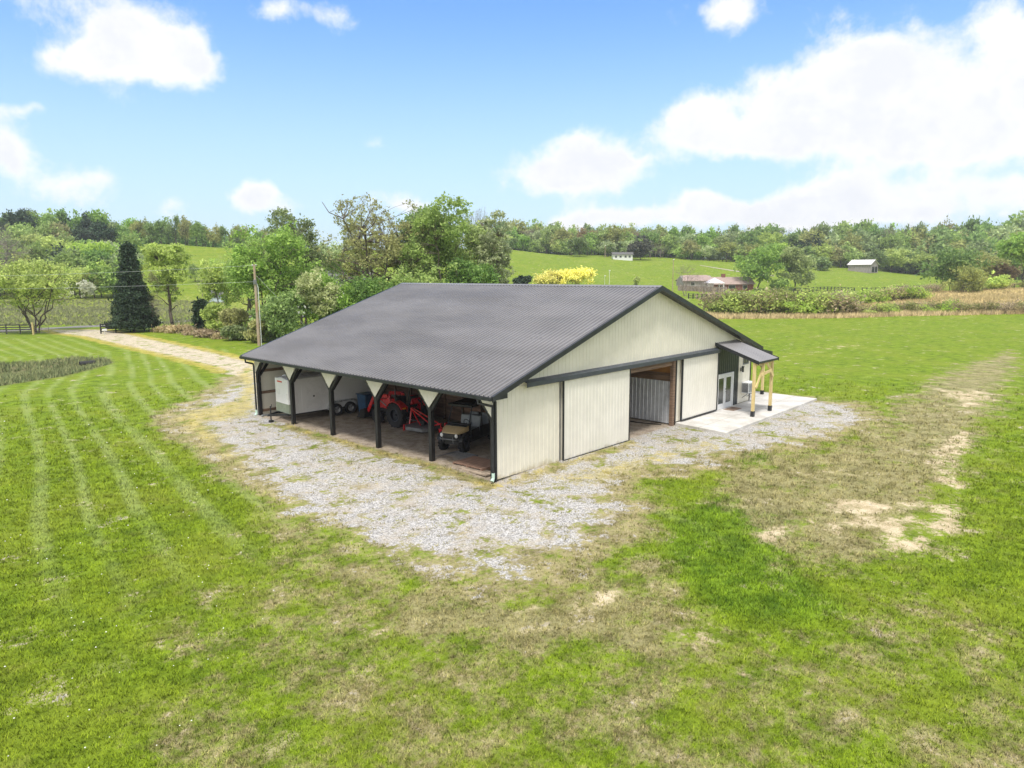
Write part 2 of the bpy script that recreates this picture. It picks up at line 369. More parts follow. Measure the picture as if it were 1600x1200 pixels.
def ground_material():
    m = bpy.data.materials.new('ground_turf_and_gravel'); m.use_nodes = True; t = NT(m.node_tree); b = m.node_tree.nodes['Principled BSDF']
    pos = t.n('NewGeometry').outputs['Position']
    gr, fy, yl, v, nb, nM, nF, nX = ground_color(t, pos)
    A = t.attr
    so = t.mix(t.ramp(v, .4, .6), (.42,.34,.20), (.70,.60,.42))
    fs = t.ramp(t.math('ADD', A('soil'), t.math('MULTIPLY', t.math('SUBTRACT', nb, .5), 7.0)), .40, 1.25)
    # small bare spots scattered through the brown area
    spot = t.math('MULTIPLY', t.ramp(t.noise(pos, .8, 7, .7, .4), .585, .67), A('brown'))
    gr = t.mix(t.math('MAXIMUM', fs, t.math('MULTIPLY', spot, .75)), gr, so)
    # gravel
    vor = t.n('TexVoronoi', {'Vector':pos,'Scale':24.,'Randomness':1.}); vor2 = t.n('TexVoronoi', {'Vector':pos,'Scale':55.})
    vc = t.n('SeparateColor', {0:vor.outputs['Color']}).outputs[0]; vc2 = t.n('SeparateColor', {0:vor2.outputs['Color']}).outputs[0]
    st = t.math('ADD', t.math('MULTIPLY', vc, .55), t.math('MULTIPLY', vc2, .45))
    gv = t.mix(t.ramp(st, .15, .85), (.21,.205,.20), (.66,.65,.64))
    gv = t.mix(t.ramp(vor.outputs['Distance'], .035, .0), gv, (.12,.115,.11))
    gv = t.mix(t.math('MULTIPLY', t.ramp(t.noise(pos, .6, 7, .74), .46, .62), .55), gv, t.mix(t.ramp(v,.38,.62), (.30,.25,.18), (.56,.49,.38)))
    hole = t.math('MULTIPLY', t.math('SUBTRACT', nb, .50), 5.0)
    edge = t.math('ADD', A('gravel'), hole)
    # tufts pushing through; fewer the farther in
    pat = t.ramp(t.noise(pos, 1.1, 7, .74), .535, .62)
    fg = t.ramp(edge, .52, .84)
    fg = t.math('MULTIPLY', fg, t.math('SUBTRACT', 1., t.math('MULTIPLY', pat, t.math('SUBTRACT', .78, t.math('MULTIPLY', A('shed'), .6)))))
    dryv = t.math('MULTIPLY', t.ramp(A('gravel'), .05, .35), .6)
    mid = t.mix(t.ramp(v, .36, .62), (.22,.175,.095), (.52,.43,.25))
    gr = t.mix(t.math('MULTIPLY', dryv, t.ramp(nb, .35, .6)), gr, mid)
    dv = t.mix(t.ramp(v, .36, .62), (.42,.35,.25), (.70,.61,.46))
    gv = t.mix(t.math('MULTIPLY', A('lane'), .75), gv, dv)
    c = t.mix(fg, gr, gv)
    c = t.mix(t.math('MULTIPLY', fy, .85), c, t.mix(.2, yl, c))
    # trodden brown gravel and dust under the roof
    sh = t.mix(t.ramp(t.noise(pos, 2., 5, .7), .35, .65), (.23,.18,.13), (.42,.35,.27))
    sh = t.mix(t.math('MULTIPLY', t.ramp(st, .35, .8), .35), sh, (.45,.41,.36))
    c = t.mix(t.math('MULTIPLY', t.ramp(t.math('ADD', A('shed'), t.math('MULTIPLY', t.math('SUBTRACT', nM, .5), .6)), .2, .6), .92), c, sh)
    rd = t.mix(nF, (.17,.165,.16), (.27,.265,.26))
    c = t.mix(A('road'), c, rd)
    m.node_tree.links.new(c, b.inputs['Base Color']); b.inputs['Roughness'].default_value = .95; b.inputs['Specular IOR Level'].default_value = .15
    hgt_ = t.math('ADD', t.math('MULTIPLY', nX, .5), t.math('ADD', t.math('MULTIPLY', nF, .9), t.math('MULTIPLY', vor.outputs['Distance'], .35)))
    bn = t.n('Bump', {'Height':hgt_,'Strength':.75,'Distance':.07}); m.node_tree.links.new(bn.outputs[0], b.inputs['Normal'])
    return m
def build_ground():
    ang = list(np.arange(-50, 50.01, .2)); ang += list(np.arange(54, 306, 4.))
    ang = np.radians(np.array(ang)); na = len(ang)
    rad = [0.]; r = 2.5
    rad = [2.5]
    while rad[-1] < 520: rad.append(rad[-1]*1.0085+.0)
    while rad[-1] < 6000: rad.append(rad[-1]*1.12)
    rad = np.array(rad); nr = len(rad)
    A, Rr = np.meshgrid(ang+YAW, rad)
    X = (CX+np.sin(A)*Rr).ravel(); Y = (CY+np.cos(A)*Rr).ravel()
    X = np.append(X, CX); Y = np.append(Y, CY)
    Z = hgt(X, Y)
    idx = np.arange(nr*na).reshape(nr, na)
    a = idx[:-1]; b = idx[1:]; a2 = np.roll(a, -1, 1); b2 = np.roll(b, -1, 1)
    q = np.stack([a, b, b2, a2], -1).reshape(-1, 4)
    tri = np.stack([idx[0], np.roll(idx[0], -1), np.full(na, nr*na)], -1)
    loops = np.concatenate([q[:, ::-1].ravel(), tri[:, ::-1].ravel()])
    starts = np.concatenate([np.arange(len(q))*4, len(q)*4+np.arange(na)*3])
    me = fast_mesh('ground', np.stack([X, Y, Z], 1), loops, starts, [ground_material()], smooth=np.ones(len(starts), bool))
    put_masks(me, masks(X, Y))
    o = bpy.data.objects.new('ground', me); C.objects.link(o)
    if me.polygons[0].normal.z < 0: me.flip_normals()
    tag(o, 'rolling farm ground of mown lawn, dry turf, gravel and far fields', 'ground', kind='structure')
    return o
build_ground()

def grass_material():
    m = bpy.data.materials.new('grass_blade'); m.use_nodes = True; t = NT(m.node_tree); b = m.node_tree.nodes['Principled BSDF']
    pos = t.n('NewGeometry').outputs['Position']
    gr, fy, yl, v, nb, nM, nF, nX = ground_color(t, pos)
    c = t.mix(t.math('MULTIPLY', fy, .8), gr, yl)
    c = t.mix(1., c, t.mix(t.attr('bright'), (.75,.78,.72), (1.8,1.75,1.6)), 'MULTIPLY')
    m.node_tree.links.new(c, b.inputs['Base Color']); b.inputs['Roughness'].default_value = .8; b.inputs['Specular IOR Level'].default_value = .1
    nn = t.n('VectorMath', {0:t.n('VectorMath', {0:t.n('NewGeometry').outputs['Normal'],1:(.35,.35,.35)}, operation='MULTIPLY').outputs[0],1:(0,0,.8)}, operation='ADD').outputs[0]
    m.node_tree.links.new(nn, b.inputs['Normal'])
    tr = t.n('BsdfTranslucent', {'Color':c,'Normal':nn}); mx = t.n('MixShader', {0:.12,1:b.outputs[0],2:tr.outputs[0]})
    m.node_tree.links.new(mx.outputs[0], m.node_tree.nodes['Material Output'].inputs[0])
    return m
def build_grass(nt=150000, nb=5):
    a = np.radians(rng.uniform(-41, 41, nt))+YAW; r = np.exp(rng.uniform(math.log(9.5), math.log(58), nt))
    x = CX+np.sin(a)*r; y = CY+np.cos(a)*r
    mk = masks(x, y)
    keep = rng.random(nt) > np.clip(mk['gravel']*1.5-.1, 0, .93)
    keep &= (rng.random(nt) > mk['soil']*.9) & (rng.random(nt) > mk['brown']*.45)
    keep &= rng.random(nt) > np.clip((r-30)/27, 0, 1)
    keep &= ~((x > -.1) & (x < 21.3) & (y > -.12) & (y < 18.6)) & ~((x > 12.3) & (x < 24.6) & (y > -3.1) & (y < 2)) 
    x, y, r = x[keep], y[keep], r[keep]; mk = {k: v[keep] for k, v in mk.items()}
    n = len(x); z = hgt(x, y)-.01
    sc_ = .75+.034*r
    hh = (rng.uniform(.035, .085, n)*(1+.5*mk['lush']+1.6*mk['ditch'])*sc_)
    V = np.empty((n, nb, 3, 3)); 
    for k in range(nb):
        ph = rng.uniform(0, 2*np.pi, n); off = rng.uniform(0, .055, n)*sc_
        bx = x+np.cos(ph)*off; by = y+np.sin(ph)*off; f2 = rng.uniform(0, 2*np.pi, n); wd = rng.uniform(.005, .011, n)*sc_
        h = hh*rng.uniform(.6, 1.15, n); le = h*rng.uniform(.2, .95, n)
        V[:,k,0] = np.stack([bx-np.cos(f2)*wd, by-np.sin(f2)*wd, z], 1)
        V[:,k,1] = np.stack([bx+np.cos(f2)*wd, by+np.sin(f2)*wd, z], 1)
        V[:,k,2] = np.stack([bx+np.cos(ph)*le, by+np.sin(ph)*le, z+h], 1)
    V = V.reshape(-1, 3); me = fast_mesh('grass', V, np.arange(len(V)), np.arange(0, len(V), 3), [grass_material()])
    put_masks(me, {k: np.repeat(v, nb*3) for k, v in mk.items() if k in ('brown','lush','yellow','tan','ditch','stripe')})
    br = np.repeat(rng.random(n*nb), 3); at_ = me.attributes.new('bright', 'FLOAT', 'POINT'); at_.data.foreach_set('value', br.astype(np.float32))
    o = bpy.data.objects.new('grass', me); C.objects.link(o)
    tag(o, 'short patchy green and straw coloured grass in the foreground turf', 'grass', kind='stuff')
if not QUICK: build_grass()

# ------------------------------------------------------------------ materials
m_cream = mat('cream_painted_steel', (.755,.732,.645), .45, var=.03, vscale=1.2, spec=.4, dirt=((.42,.36,.20), .2, .75))
m_creamdoor = mat('cream_door_steel', (.775,.76,.705), .45, var=.025, vscale=1.2, spec=.4, dirt=((.45,.40,.27), .15, .6))
m_roof = mat('charcoal_roof_steel', (.205,.202,.212), .34, .0, var=.10, vscale=.5, spec=.6, stretch=(1,.35,1))
m_trim = mat('black_trim', (.022,.025,.030), .4, var=.15)
m_rail = mat('dark_blue_grey_rail', (.055,.066,.085), .38, var=.1)
m_black = mat('black_steel_siding', (.018,.024,.028), .38, var=.15)
m_post = mat('black_post_wrap', (.012,.012,.013), .5, var=.2)
m_white = mat('white_painted_steel', (.74,.76,.78), .35, var=.03)
m_liner = mat('galvanised_liner', (.66,.70,.76), .35, .2, var=.06, dirt=((.35,.30,.25), .1, .5))
m_plank = mat('weathered_plank', (.30,.19,.135), .85, col2=(.12,.08,.062), vscale=1.4, stretch=(1,.35,5), bump=.4)
m_wood = mat('raw_lumber', (.27,.18,.12), .8, col2=(.13,.085,.06), vscale=3, stretch=(.4,.4,5))
m_ply = mat('orange_plywood', (.52,.26,.085), .7, col2=(.38,.17,.05), vscale=2)
m_yel = mat('treated_yellow_lumber', (.76,.62,.32), .65, col2=(.58,.45,.20), vscale=4, stretch=(3,3,.5))
m_conc = mat('pale_concrete', (.66,.655,.635), .8, var=.05, vscale=.8, bump=.15, bscale=40)
m_glass = mat('dark_window_glass', (.035,.045,.045), .06, var=.05, spec=.9)
m_rubber = mat('tyre_rubber', (.018,.018,.020), .85, var=.2)
m_rim = mat('silver_rim', (.55,.56,.58), .3, .7, var=.1)
m_darkrim = mat('dark_rim', (.05,.055,.07), .4, .4, var=.1)
m_red = mat('tractor_red', (.60,.010,.018), .3, var=.08, coat=.4)
m_blk = mat('black_plastic', (.016,.017,.018), .5, var=.2)
m_grey = mat('grey_steel', (.22,.23,.24), .5, .4, var=.15)
m_seat = mat('grey_seat_vinyl', (.27,.30,.33), .55, var=.1)
m_tan = mat('tan_plastic', (.58,.44,.24), .32, var=.05, coat=.3)
m_blue = mat('navy_blue_plastic', (.018,.065,.15), .4, var=.12)
m_lens = mat('clear_headlamp_lens', (.8,.82,.84), .1, var=.02)
m_brown = mat('brown_rubber_mat', (.30,.22,.17), .9, var=.1)
m_teal = mat('pale_teal_plastic', (.55,.74,.66), .5, var=.08)
m_trailer = mat('white_trailer_skin', (.74,.75,.77), .3, var=.025, vscale=.8, coat=.2)
m_stone = mat('grey_green_stone_guard', (.29,.34,.27), .4, .2, var=.1)
m_pal = mat('red_brown_decking', (.36,.22,.155), .8, col2=(.20,.125,.09), vscale=4, stretch=(.5,5,1))
m_oldtimber = mat('weathered_timber', (.42,.34,.26), .85, var=.2)
m_amber = mat('amber_lens', (.7,.25,.03), .2, var=.02)

# ------------------------------------------------------------------ the barn
W, LEN = 21.1, 18.3
OE, OG = .565, .44
SL = .3345; ZE = 3.255; ZR = ZE+SL*(W/2+OE)
def rz(x): return ZE+SL*((x if x < W/2 else W-x)+OE)
def corr(mb, P, u0, u1, lo, hi, pitch=.2286, d=.02, back=.03, rw=1.):
    """ribbed sheet: P(u,h,off) gives the point; lo/hi give the two ends of each rib"""
    us = [(u0,0.)]; k = math.ceil((u0+.001)/pitch)
    while k*pitch < u1-.03:
        for du,h in ((-.034*rw,0),(-.016*rw,d),(.016*rw,d),(.034*rw,0)):
            u = k*pitch+du
            if u0 < u < u1: us.append((u,h))
        um = (k+.5)*pitch
        if um+.03 < u1:
            us += [(um-.02,0),(um,d*.18),(um+.02,0)]
        k += 1
    us.append((u1,0.)); us = sorted(set(us))
    vs = []; fs = []; m = len(us)
    for u,h in us: vs += [P(u,lo(u),h), P(u,hi(u),h), P(u,lo(u),-back), P(u,hi(u),-back)]
    for i in range(m-1):
        a,b = i*4,(i+1)*4; fs += [(a,b,b+1,a+1),(a+2,a+3,b+3,b+2),(a,a+2,b+2,b),(a+1,b+1,b+3,a+3)]
    fs += [(0,1,3,2),((m-1)*4,(m-1)*4+2,(m-1)*4+3,(m-1)*4+1)]
    mb.add(vs, fs); return mb
barn = empty('pole_barn', (0,0,0), 0, 'large cream metal pole barn with a charcoal ribbed roof and an open equipment side', 'barn')
# roof slopes
nx, nz = -SL/math.hypot(1,SL), 1/math.hypot(1,SL)
def roof_pt(left):
    def P(u, s, off):       # u along y, s along x
        if left: return (s+nx*off, u, ZE+SL*(s+OE)+nz*off)
        return (W-s-nx*off, u, ZE+SL*(s+OE)+nz*off)
    return P
for left in (True, False):
    o = corr(MB(), roof_pt(left), -OG, LEN+.56, lambda u: -OE, lambda u: W/2, .2286, .055, .05, rw=1.1).build('roof', m_roof, barn)
    o['label'] = 'charcoal ribbed roof slope above the open bays' if left else 'charcoal ribbed roof slope facing away from the bays'
r = MB()
for s in (-1, 1): r.add([(W/2,-OG-.01,ZR+.05),(W/2+s*.2,-OG-.01,ZR-SL*.2+.045),(W/2+s*.2,LEN+.57,ZR-SL*.2+.045),(W/2,LEN+.57,ZR+.05),
    (W/2,-OG-.01,ZR+.035),(W/2+s*.2,-OG-.01,ZR-SL*.2+.03),(W/2+s*.2,LEN+.57,ZR-SL*.2+.03),(W/2,LEN+.57,ZR+.035)], [(0,1,2,3),(4,7,6,5),(0,4,5,1),(1,5,6,2),(2,6,7,3)])
r.build('ridge_cap', m_roof, barn)
def rake(y, name):
    for s in (0, 1):
        mb = MB(); X = lambda x: x if s == 0 else W-x
        x0, x1 = -OE-.02, W/2; z0, z1 = ZE+SL*(-.02), ZR
        mb.prism([(X(x0),z0+.035),(X(x1),z1+.035),(X(x1),z1-.17),(X(x0),z0-.17)], y-.02, y+.02)
        mb.prism([(X(x0),z0+.036),(X(x1),z1+.036),(X(x1),z1+.024),(X(x0),z0+.024)], y, y+.10)
        mb.build(name, m_trim, barn)
rake(-OG-.02, 'rake_trim'); rake(LEN+.58, 'rake_trim')
# soffit of the gable overhang
for s in (0, 1):
    X = lambda x: x if s == 0 else W-x
    MB().prism([(X(-OE+.02),ZE-.10),(X(W/2),ZR-.11),(X(W/2),ZR-.125),(X(-OE+.02),ZE-.115)], -OG, 0.02).build('soffit', m_trim, barn)
MB().bx(-OE-.02,.0,-OG,LEN+.5,ZE-.125,ZE-.11).build('soffit', m_trim, barn)
MB().prism([(-OE+.0,ZE-.12),(.22,ZE-.12),(.22,ZE+.06),(-OE,ZE-.06)], -OG+.003, -OG+.03).build('soffit_return', m_trim, barn)
# gutter: an open channel along the eave
g = MB(); gx = -OE-.03
g.bx(gx-.10,gx-.09,-OG,LEN+.5,ZE-.12,ZE+.0).bx(gx-.09,gx-.0,-OG,LEN+.5,ZE-.12,ZE-.11).bx(gx-.01,gx,-OG,LEN+.5,ZE-.11,ZE-.02).bx(gx-.10,gx,-OG-.012,-OG,ZE-.12,ZE).bx(gx-.10,gx,LEN+.5,LEN+.512,ZE-.12,ZE)
g.build('gutter', m_trim, barn)
MB().bx(-OE-.005,-OE+.015,-OG,LEN+.5,ZE-.14,ZE-.03).build('fascia', m_trim, barn)
for y in (-.02, LEN+.03):
    d = MB(); d.tube([(gx-.05,y+.25 if y<1 else y-.1,ZE-.12),(gx-.05,y+.25 if y<1 else y-.1,ZE-.27),(-.17,y,ZE-.42),(-.15,y,ZE-.6),(-.15,y,.28)], .05, 8)
    d.build('downspout', m_trim, barn)
    b_ = MB(); b_.tube([(-.15,y,.30),(-.15,y,.10),(-.24,y-.02,.0)], [.062,.062,.075], 8)
    b_.build('downspout_boot', m_teal, barn)
# gable front (y = 0)
GP = lambda y, sgn=-1: (lambda u, z, off: (u, y+sgn*off, z))
top = lambda u: rz(u)-.13
g1 = MB(); corr(g1, GP(0), .0, 8.48, lambda u: .0, lambda u: min(top(u), 3.40), d=.016); g1.build('lower_gable_wall', m_cream, barn)
g2 = MB()
corr(g2, GP(0.001), .02, W/2, lambda u: min(3.41, top(u)-.001), top, d=.016); corr(g2, GP(0.001), W/2, W, lambda u: min(3.41, top(u)-.001), top, d=.016)
g2.build('upper_gable_wall', m_cream, barn)
corr(MB(), GP(0), 12.72, 16.86, lambda u: .17, lambda u: 3.40, d=.016).build('lower_gable_wall', m_cream, barn)
corr(MB(), GP(-.004), 16.86, 16.98, lambda u: .14, lambda u: 3.80, d=.012).build('black_wall_panel', m_black, barn)
corr(MB(), GP(-.004), 16.98, 18.94, lambda u: 2.09, lambda u: 3.80, d=.012).build('black_wall_panel', m_black, barn)
corr(MB(), GP(-.004), 18.94, 19.62, lambda u: .14, lambda u: 3.80, d=.012).build('black_wall_panel', m_black, barn)
corr(MB(), GP(0), 19.62, W, lambda u: .14, lambda u: 3.40, d=.016).build('lower_gable_wall', m_cream, barn)
# sliding door rail cover
rl = MB(); rl.prism([(-.02,3.60),(-.26,3.52),(-.26,3.36),(-.225,3.33),(-.225,3.50),(-.02,3.56)], 1.50, 16.86, 'X')
rl.build('door_rail', m_rail, barn)
def sliding(x0, x1, z0, z1, framed):
    d = corr(MB(), GP(-.14), x0, x1, lambda u: z0, lambda u: z1, d=.014, back=.035).build('sliding_door', m_creamdoor, barn)
    fr = MB(); t = .045 if framed else .018
    fr.bx(x0-t,x0,-.19,-.10,z0-t,z1).bx(x0,x1,-.19,-.10,z0-t,z0).bx(x1,x1+(t if framed else .02),-.19,-.10,z0-t,z1)
    fr.build('door_frame', m_trim, d); return d
d1 = sliding(3.80, 8.50, .03, 3.33, False); d2 = sliding(13.18, 16.84, .24, 3.33, True)
d2['label'] = 'cream sliding door with a black frame beside the french door'; d1['label'] = 'wide cream sliding door pushed left of the open bay'
MB().bx(3.69,3.72,-.06,-.02,.0,3.38).build('door_stop_trim', m_grey, barn)
# jambs at the opening
MB().bx(12.50,12.71,-.02,.16,-.02,3.42).build('door_jamb', m_wood, barn); MB().bx(8.36,8.48,.02,.16,-.02,3.42).build('door_jamb', m_trim, barn)
MB().bx(12.72,12.78,-.06,-.02,.17,3.36).build('jamb_trim', m_trim, barn)
MB().bx(8.36,12.71,.035,.14,3.22,3.42).build('header', m_wood, barn)
# corner trims
for x in (-.03, W-.03): MB().bx(x,x+.06+.03*(x>1),-.035,.06,.12 if x > 1 else -.1,3.32).build('corner_trim', m_trim, barn)
# french door
fd = MB(); fd.bx(16.98,17.08,-.075,.02,.14,2.08).bx(18.82,18.94,-.075,.02,.14,2.08).bx(17.08,18.82,-.075,.02,1.98,2.08).bx(17.08,18.82,-.07,.03,.14,.17)
door = fd.build('french_door', m_white, barn, bev=.006)
for k in (0, 1):
    x0 = 17.09+k*.868; x1 = x0+.858
    lf = MB(); s_ = .13; lf.bx(x0,x0+s_,-.05,-.005,.175,1.975).bx(x1-s_,x1,-.05,-.005,.175,1.975).bx(x0+s_,x1-s_,-.05,-.005,1.84,1.975).bx(x0+s_,x1-s_,-.05,-.005,.175,.42)
    lf.build('door_leaf', m_white, door, bev=.004)
    MB().bx(x0+s_,x1-s_,-.03,-.02,.42,1.84).build('glass', m_glass, door)
MB().tube([(18.03,-.05,1.05),(18.03,-.10,1.05),(18.12,-.10,1.05)], .013, 8).build('handle', m_trim, door)
MB().tube([(18.03,-.05,1.20),(18.03,-.075,1.20)], .025, 10).build('deadbolt', m_trim, door)
# small high window on the last bit of the gable
wn = MB(); wn.bx(20.10,20.80,-.05,.0,2.34,2.40).bx(20.10,20.80,-.05,.0,2.86,2.92).bx(20.10,20.16,-.05,.0,2.40,2.86).bx(20.74,20.80,-.05,.0,2.40,2.86).bx(20.43,20.47,-.04,.0,2.40,2.86)
wn = wn.build('window', m_grey, barn); MB().bx(20.16,20.74,-.028,-.02,2.40,2.86).build('pane', m_glass, wn)
# open side (x = 0): header, posts, gussets, braces
MB().bx(-.07,.07,.02,LEN-.02,2.98,3.22).build('eave_beam', m_post, barn)
for k in range(6):
    y = k*LEN/5; yy = min(max(y,.09),LEN-.12)
    MB().bx(-.095,.095,yy-.095,yy+.095,-.25,2.98).build('post', m_post, barn, bev=.012)
    yl, yr = (y, y+.72) if k == 0 else ((y-.72, y) if k == 5 else (y-.66, y+.66))
    zb = 2.30; tp = 3.10
    lo = lambda u: max(zb, zb+(tp-zb)*abs(u-y)/.72-0.0) if k not in (0,5) else zb+(tp-zb)*abs(u-y)/.72
    SP = lambda u, z, off: (-.118-off, u, z)
    corr(MB(), SP, yl, yr, lambda u: min(lo(u), tp-.02), lambda u: tp, pitch=.2286, d=.012, back=.012).build('gusset_panel', m_cream, barn)
    for s in (-1, 1):
        if (k == 0 and s < 0) or (k == 5 and s > 0): continue
        MB().bar((-.02,y+s*.02,2.16),(-.02,y+s*.72,3.0),.10,.13).build('knee_brace', m_post, barn)
    MB().bar((.1,yy,2.2),(.95,yy,3.28),.07,.12).build('knee_brace', m_post, barn)
    # rafter pair at each post line
    t_ = MB(); t_.bar((-.3,yy,rz(-.3)-.20),(W/2,yy,ZR-.20),.07,.22).bar((W+.3,yy,rz(-.3)-.20),(W/2,yy,ZR-.20),.07,.22)
    t_.bx(0,W,yy-.03,yy+.03,3.05,3.20)
    t_.build('truss', m_wood, barn)
# purlins under the roof
pu = MB()
for i in range(18):
    x = -.3+i*.62
    for X in (x, W-x):
        if abs(X-W/2) > .2: pu.box((X, LEN/2, rz(x)-.075),(.09,LEN+.7,.04))
pu.build('purlins', m_wood, barn)
# far gable end, right side wall and the inner walls
corr(MB(), lambda u,z,off: (u, LEN+off, z), 0.05, W/2, lambda u: .0, top, d=.016).build('rear_gable_wall', m_cream, barn)
corr(MB(), lambda u,z,off: (u, LEN+off, z), W/2, W, lambda u: .0, top, d=.016).build('rear_gable_wall', m_cream, barn)
for z in (.15,1.15,2.35): MB().bx(.1,12.6,LEN-.085,LEN-.035,z,z+.15).build('girt', m_wood, barn)
corr(MB(), lambda u,z,off: (W+off, u, z), .06, LEN, lambda u: .0, lambda u: 3.30, d=.016).build('side_wall', m_cream, barn)
pk = MB(); yy_ = np.arange(18)
for i in range(17):
    z0 = .02+i*.30; a_ = random.uniform(-.012,.012)
    cut = [0.06]+sorted(random.uniform(2,16) for _ in range(3))+[LEN-.06]
    for c0,c1 in zip(cut[:-1],cut[1:]): pk.bx(6.2+a_+random.uniform(-.01,.01),6.24,c0+.004,c1-.004,z0,min(z0+.29, 5.0))
pk.build('inner_plank_wall', m_plank, barn)
st = MB()
for k in range(1,13): st.bx(6.08,6.17,k*1.41-.04,k*1.41+.04,0,5.1)
st.build('studs', m_wood, barn)
corr(MB(), lambda u,z,off: (12.72-off, u, z), .17, 9.0, lambda u: .06, lambda u: 2.22, pitch=.2286, d=.02).build('liner_panel', m_liner, barn)
iw = MB(); iw.bx(12.76,12.84,.17,9.0,2.5,5.6); iw.build('plywood_wall', m_ply, barn)
iw = MB(); iw.bx(12.66,12.755,.17,9.0,2.22,2.50); iw.bx(12.70,12.755,.17,9.0,2.50,2.62); iw.build('ledger', m_wood, barn)
MB().bx(12.66,12.76,8.9,9.0,0,5.5).build('inner_post', m_wood, barn)
MB().bx(8.40,8.46,.17,9.0,.0,5.2).build('inner_plank_wall', m_plank, barn)
MB().bx(8.46,12.7,8.96,9.0,0,5.6).build('inner_plank_wall', m_plank, barn)
# entrance canopy over the french door
cx0, cx1, cy1, cz0, cz1 = 16.70, 19.12, -2.48, 3.86, 3.03
cs = (cz0-cz1)/(-cy1)
corr(MB(), lambda u,s,off: (u, s, cz0+cs*s+off), cx0, cx1, lambda u: cy1, lambda u: -.02, d=.018, back=.03).build('canopy_roof', m_roof, barn)
ct = MB()
for x in (cx0-.02, cx1): ct.add([(x,cy1-.02,cz1+.03),(x+.02,cy1-.02,cz1+.03),(x+.02,-.02,cz0+.03),(x,-.02,cz0+.03),(x,cy1-.02,cz1-.15),(x+.02,cy1-.02,cz1-.15),(x+.02,-.02,cz0-.15),(x,-.02,cz0-.15)],
    [(0,1,2,3),(4,7,6,5),(0,4,5,1),(2,6,7,3),(0,3,7,4),(1,5,6,2)])
ct.bx(cx0,cx1,cy1-.02,cy1,cz1-.10,cz1+.01); ct.build('canopy_trim', m_trim, barn)
for x in (16.80, 18.92):
    p_ = MB().bx(x-.07,x+.07,-2.30,-2.16,.13,2.98).build('canopy_post', m_yel, barn, bev=.006)
    MB().bx(x-.085,x+.085,-2.315,-2.145,.131,.42).build('post_base', m_trim, p_)
MB().bx(16.80,18.92,-2.25,-2.21,2.78,2.97).build('canopy_beam', m_yel, barn)
for a_,b_ in (((16.84,-2.33,1.65),(17.78,-2.33,2.95)),((18.90,-2.33,2.05),(17.96,-2.33,2.95)),((17.25,-2.37,2.28),(18.55,-2.37,2.42))):
    MB().bar(a_,b_,.06,.15).build('canopy_brace', m_yel, barn)
# lean-to roof on the far side with its own posts
corr(MB(), lambda u,s,off: (s, u, 3.30-.18*(s-W)+off), .20, 7.6, lambda u: W+.03, lambda u: 24.5, d=.018, back=.03).build('lean_to_roof', m_roof, barn)
lt = MB(); lt.add([(W+.03,.17,3.33),(24.52,.17,2.72),(24.52,.19,2.72),(W+.03,.19,3.33),(W+.03,.17,3.13),(24.52,.17,2.50),(24.52,.19,2.50),(W+.03,.19,3.13)],[(0,1,2,3),(4,7,6,5),(0,4,5,1),(1,5,6,2),(2,6,7,3),(0,3,7,4)])
lt.build('lean_to_trim', m_trim, barn)
for y in (.32, 3.8, 7.4):
    p_ = MB().bx(23.55,23.69,y-.07,y+.07,.0,2.80).build('lean_to_post', m_yel, barn, bev=.006)
    MB().bx(23.535,23.705,y-.085,y+.085,.131 if y < 1 else .01,.38).build('post_base', m_trim, p_)
MB().bx(23.60,23.64,.30,7.4,2.62,2.80).build('lean_to_beam', m_yel, barn)
MB().bar((23.72,.32,1.6),(23.72,1.2,2.7),.05,.09).build('lean_to_brace', m_yel, barn)
# patio slab, saw-cut every few metres
m_slab = bpy.data.materials.new('saw_cut_concrete'); m_slab.use_nodes = True; t_ = NT(m_slab.node_tree); ps = t_.n('NewGeometry').outputs['Position']
sx_ = t_.n('SeparateXYZ', {0:ps})
jx = t_.math('LESS_THAN', t_.math('ABSOLUTE', t_.math('SUBTRACT', t_.math('PINGPONG', t_.math('SUBTRACT', sx_.outputs[0], 13.4), 1.45), 0.)), .022)
jy = t_.math('LESS_THAN', t_.math('ABSOLUTE', t_.math('ADD', sx_.outputs[1], 1.42)), .022)
cc_ = t_.mix(t_.ramp(t_.noise(ps, .9, 6, .65), .38, .62), (.50,.485,.455), (.64,.63,.605))
cc_ = t_.mix(t_.math('MULTIPLY', t_.ramp(t_.noise(ps, 3.5, 5, .7), .55, .7), .35), cc_, (.40,.37,.32))
cc_ = t_.mix(t_.math('MULTIPLY', t_.math('MAXIMUM', jx, jy), .55), cc_, (.28,.27,.25))
m_slab.node_tree.links.new(cc_, m_slab.node_tree.nodes['Principled BSDF'].inputs['Base Color']); m_slab.node_tree.nodes['Principled BSDF'].inputs['Roughness'].default_value = .85
sb = MB(); sb.prism([(12.80,-.02),(12.45,-2.95),(24.4,-2.72),(24.45,1.3),(W+.03,1.3),(W+.03,-.02)], -.08, .128, 'Z')
sl_ = sb.build('patio', m_slab, None, bev=.01); tag(sl_, 'pale concrete patio slab in front of the french door', 'patio', kind='structure')
jt = None

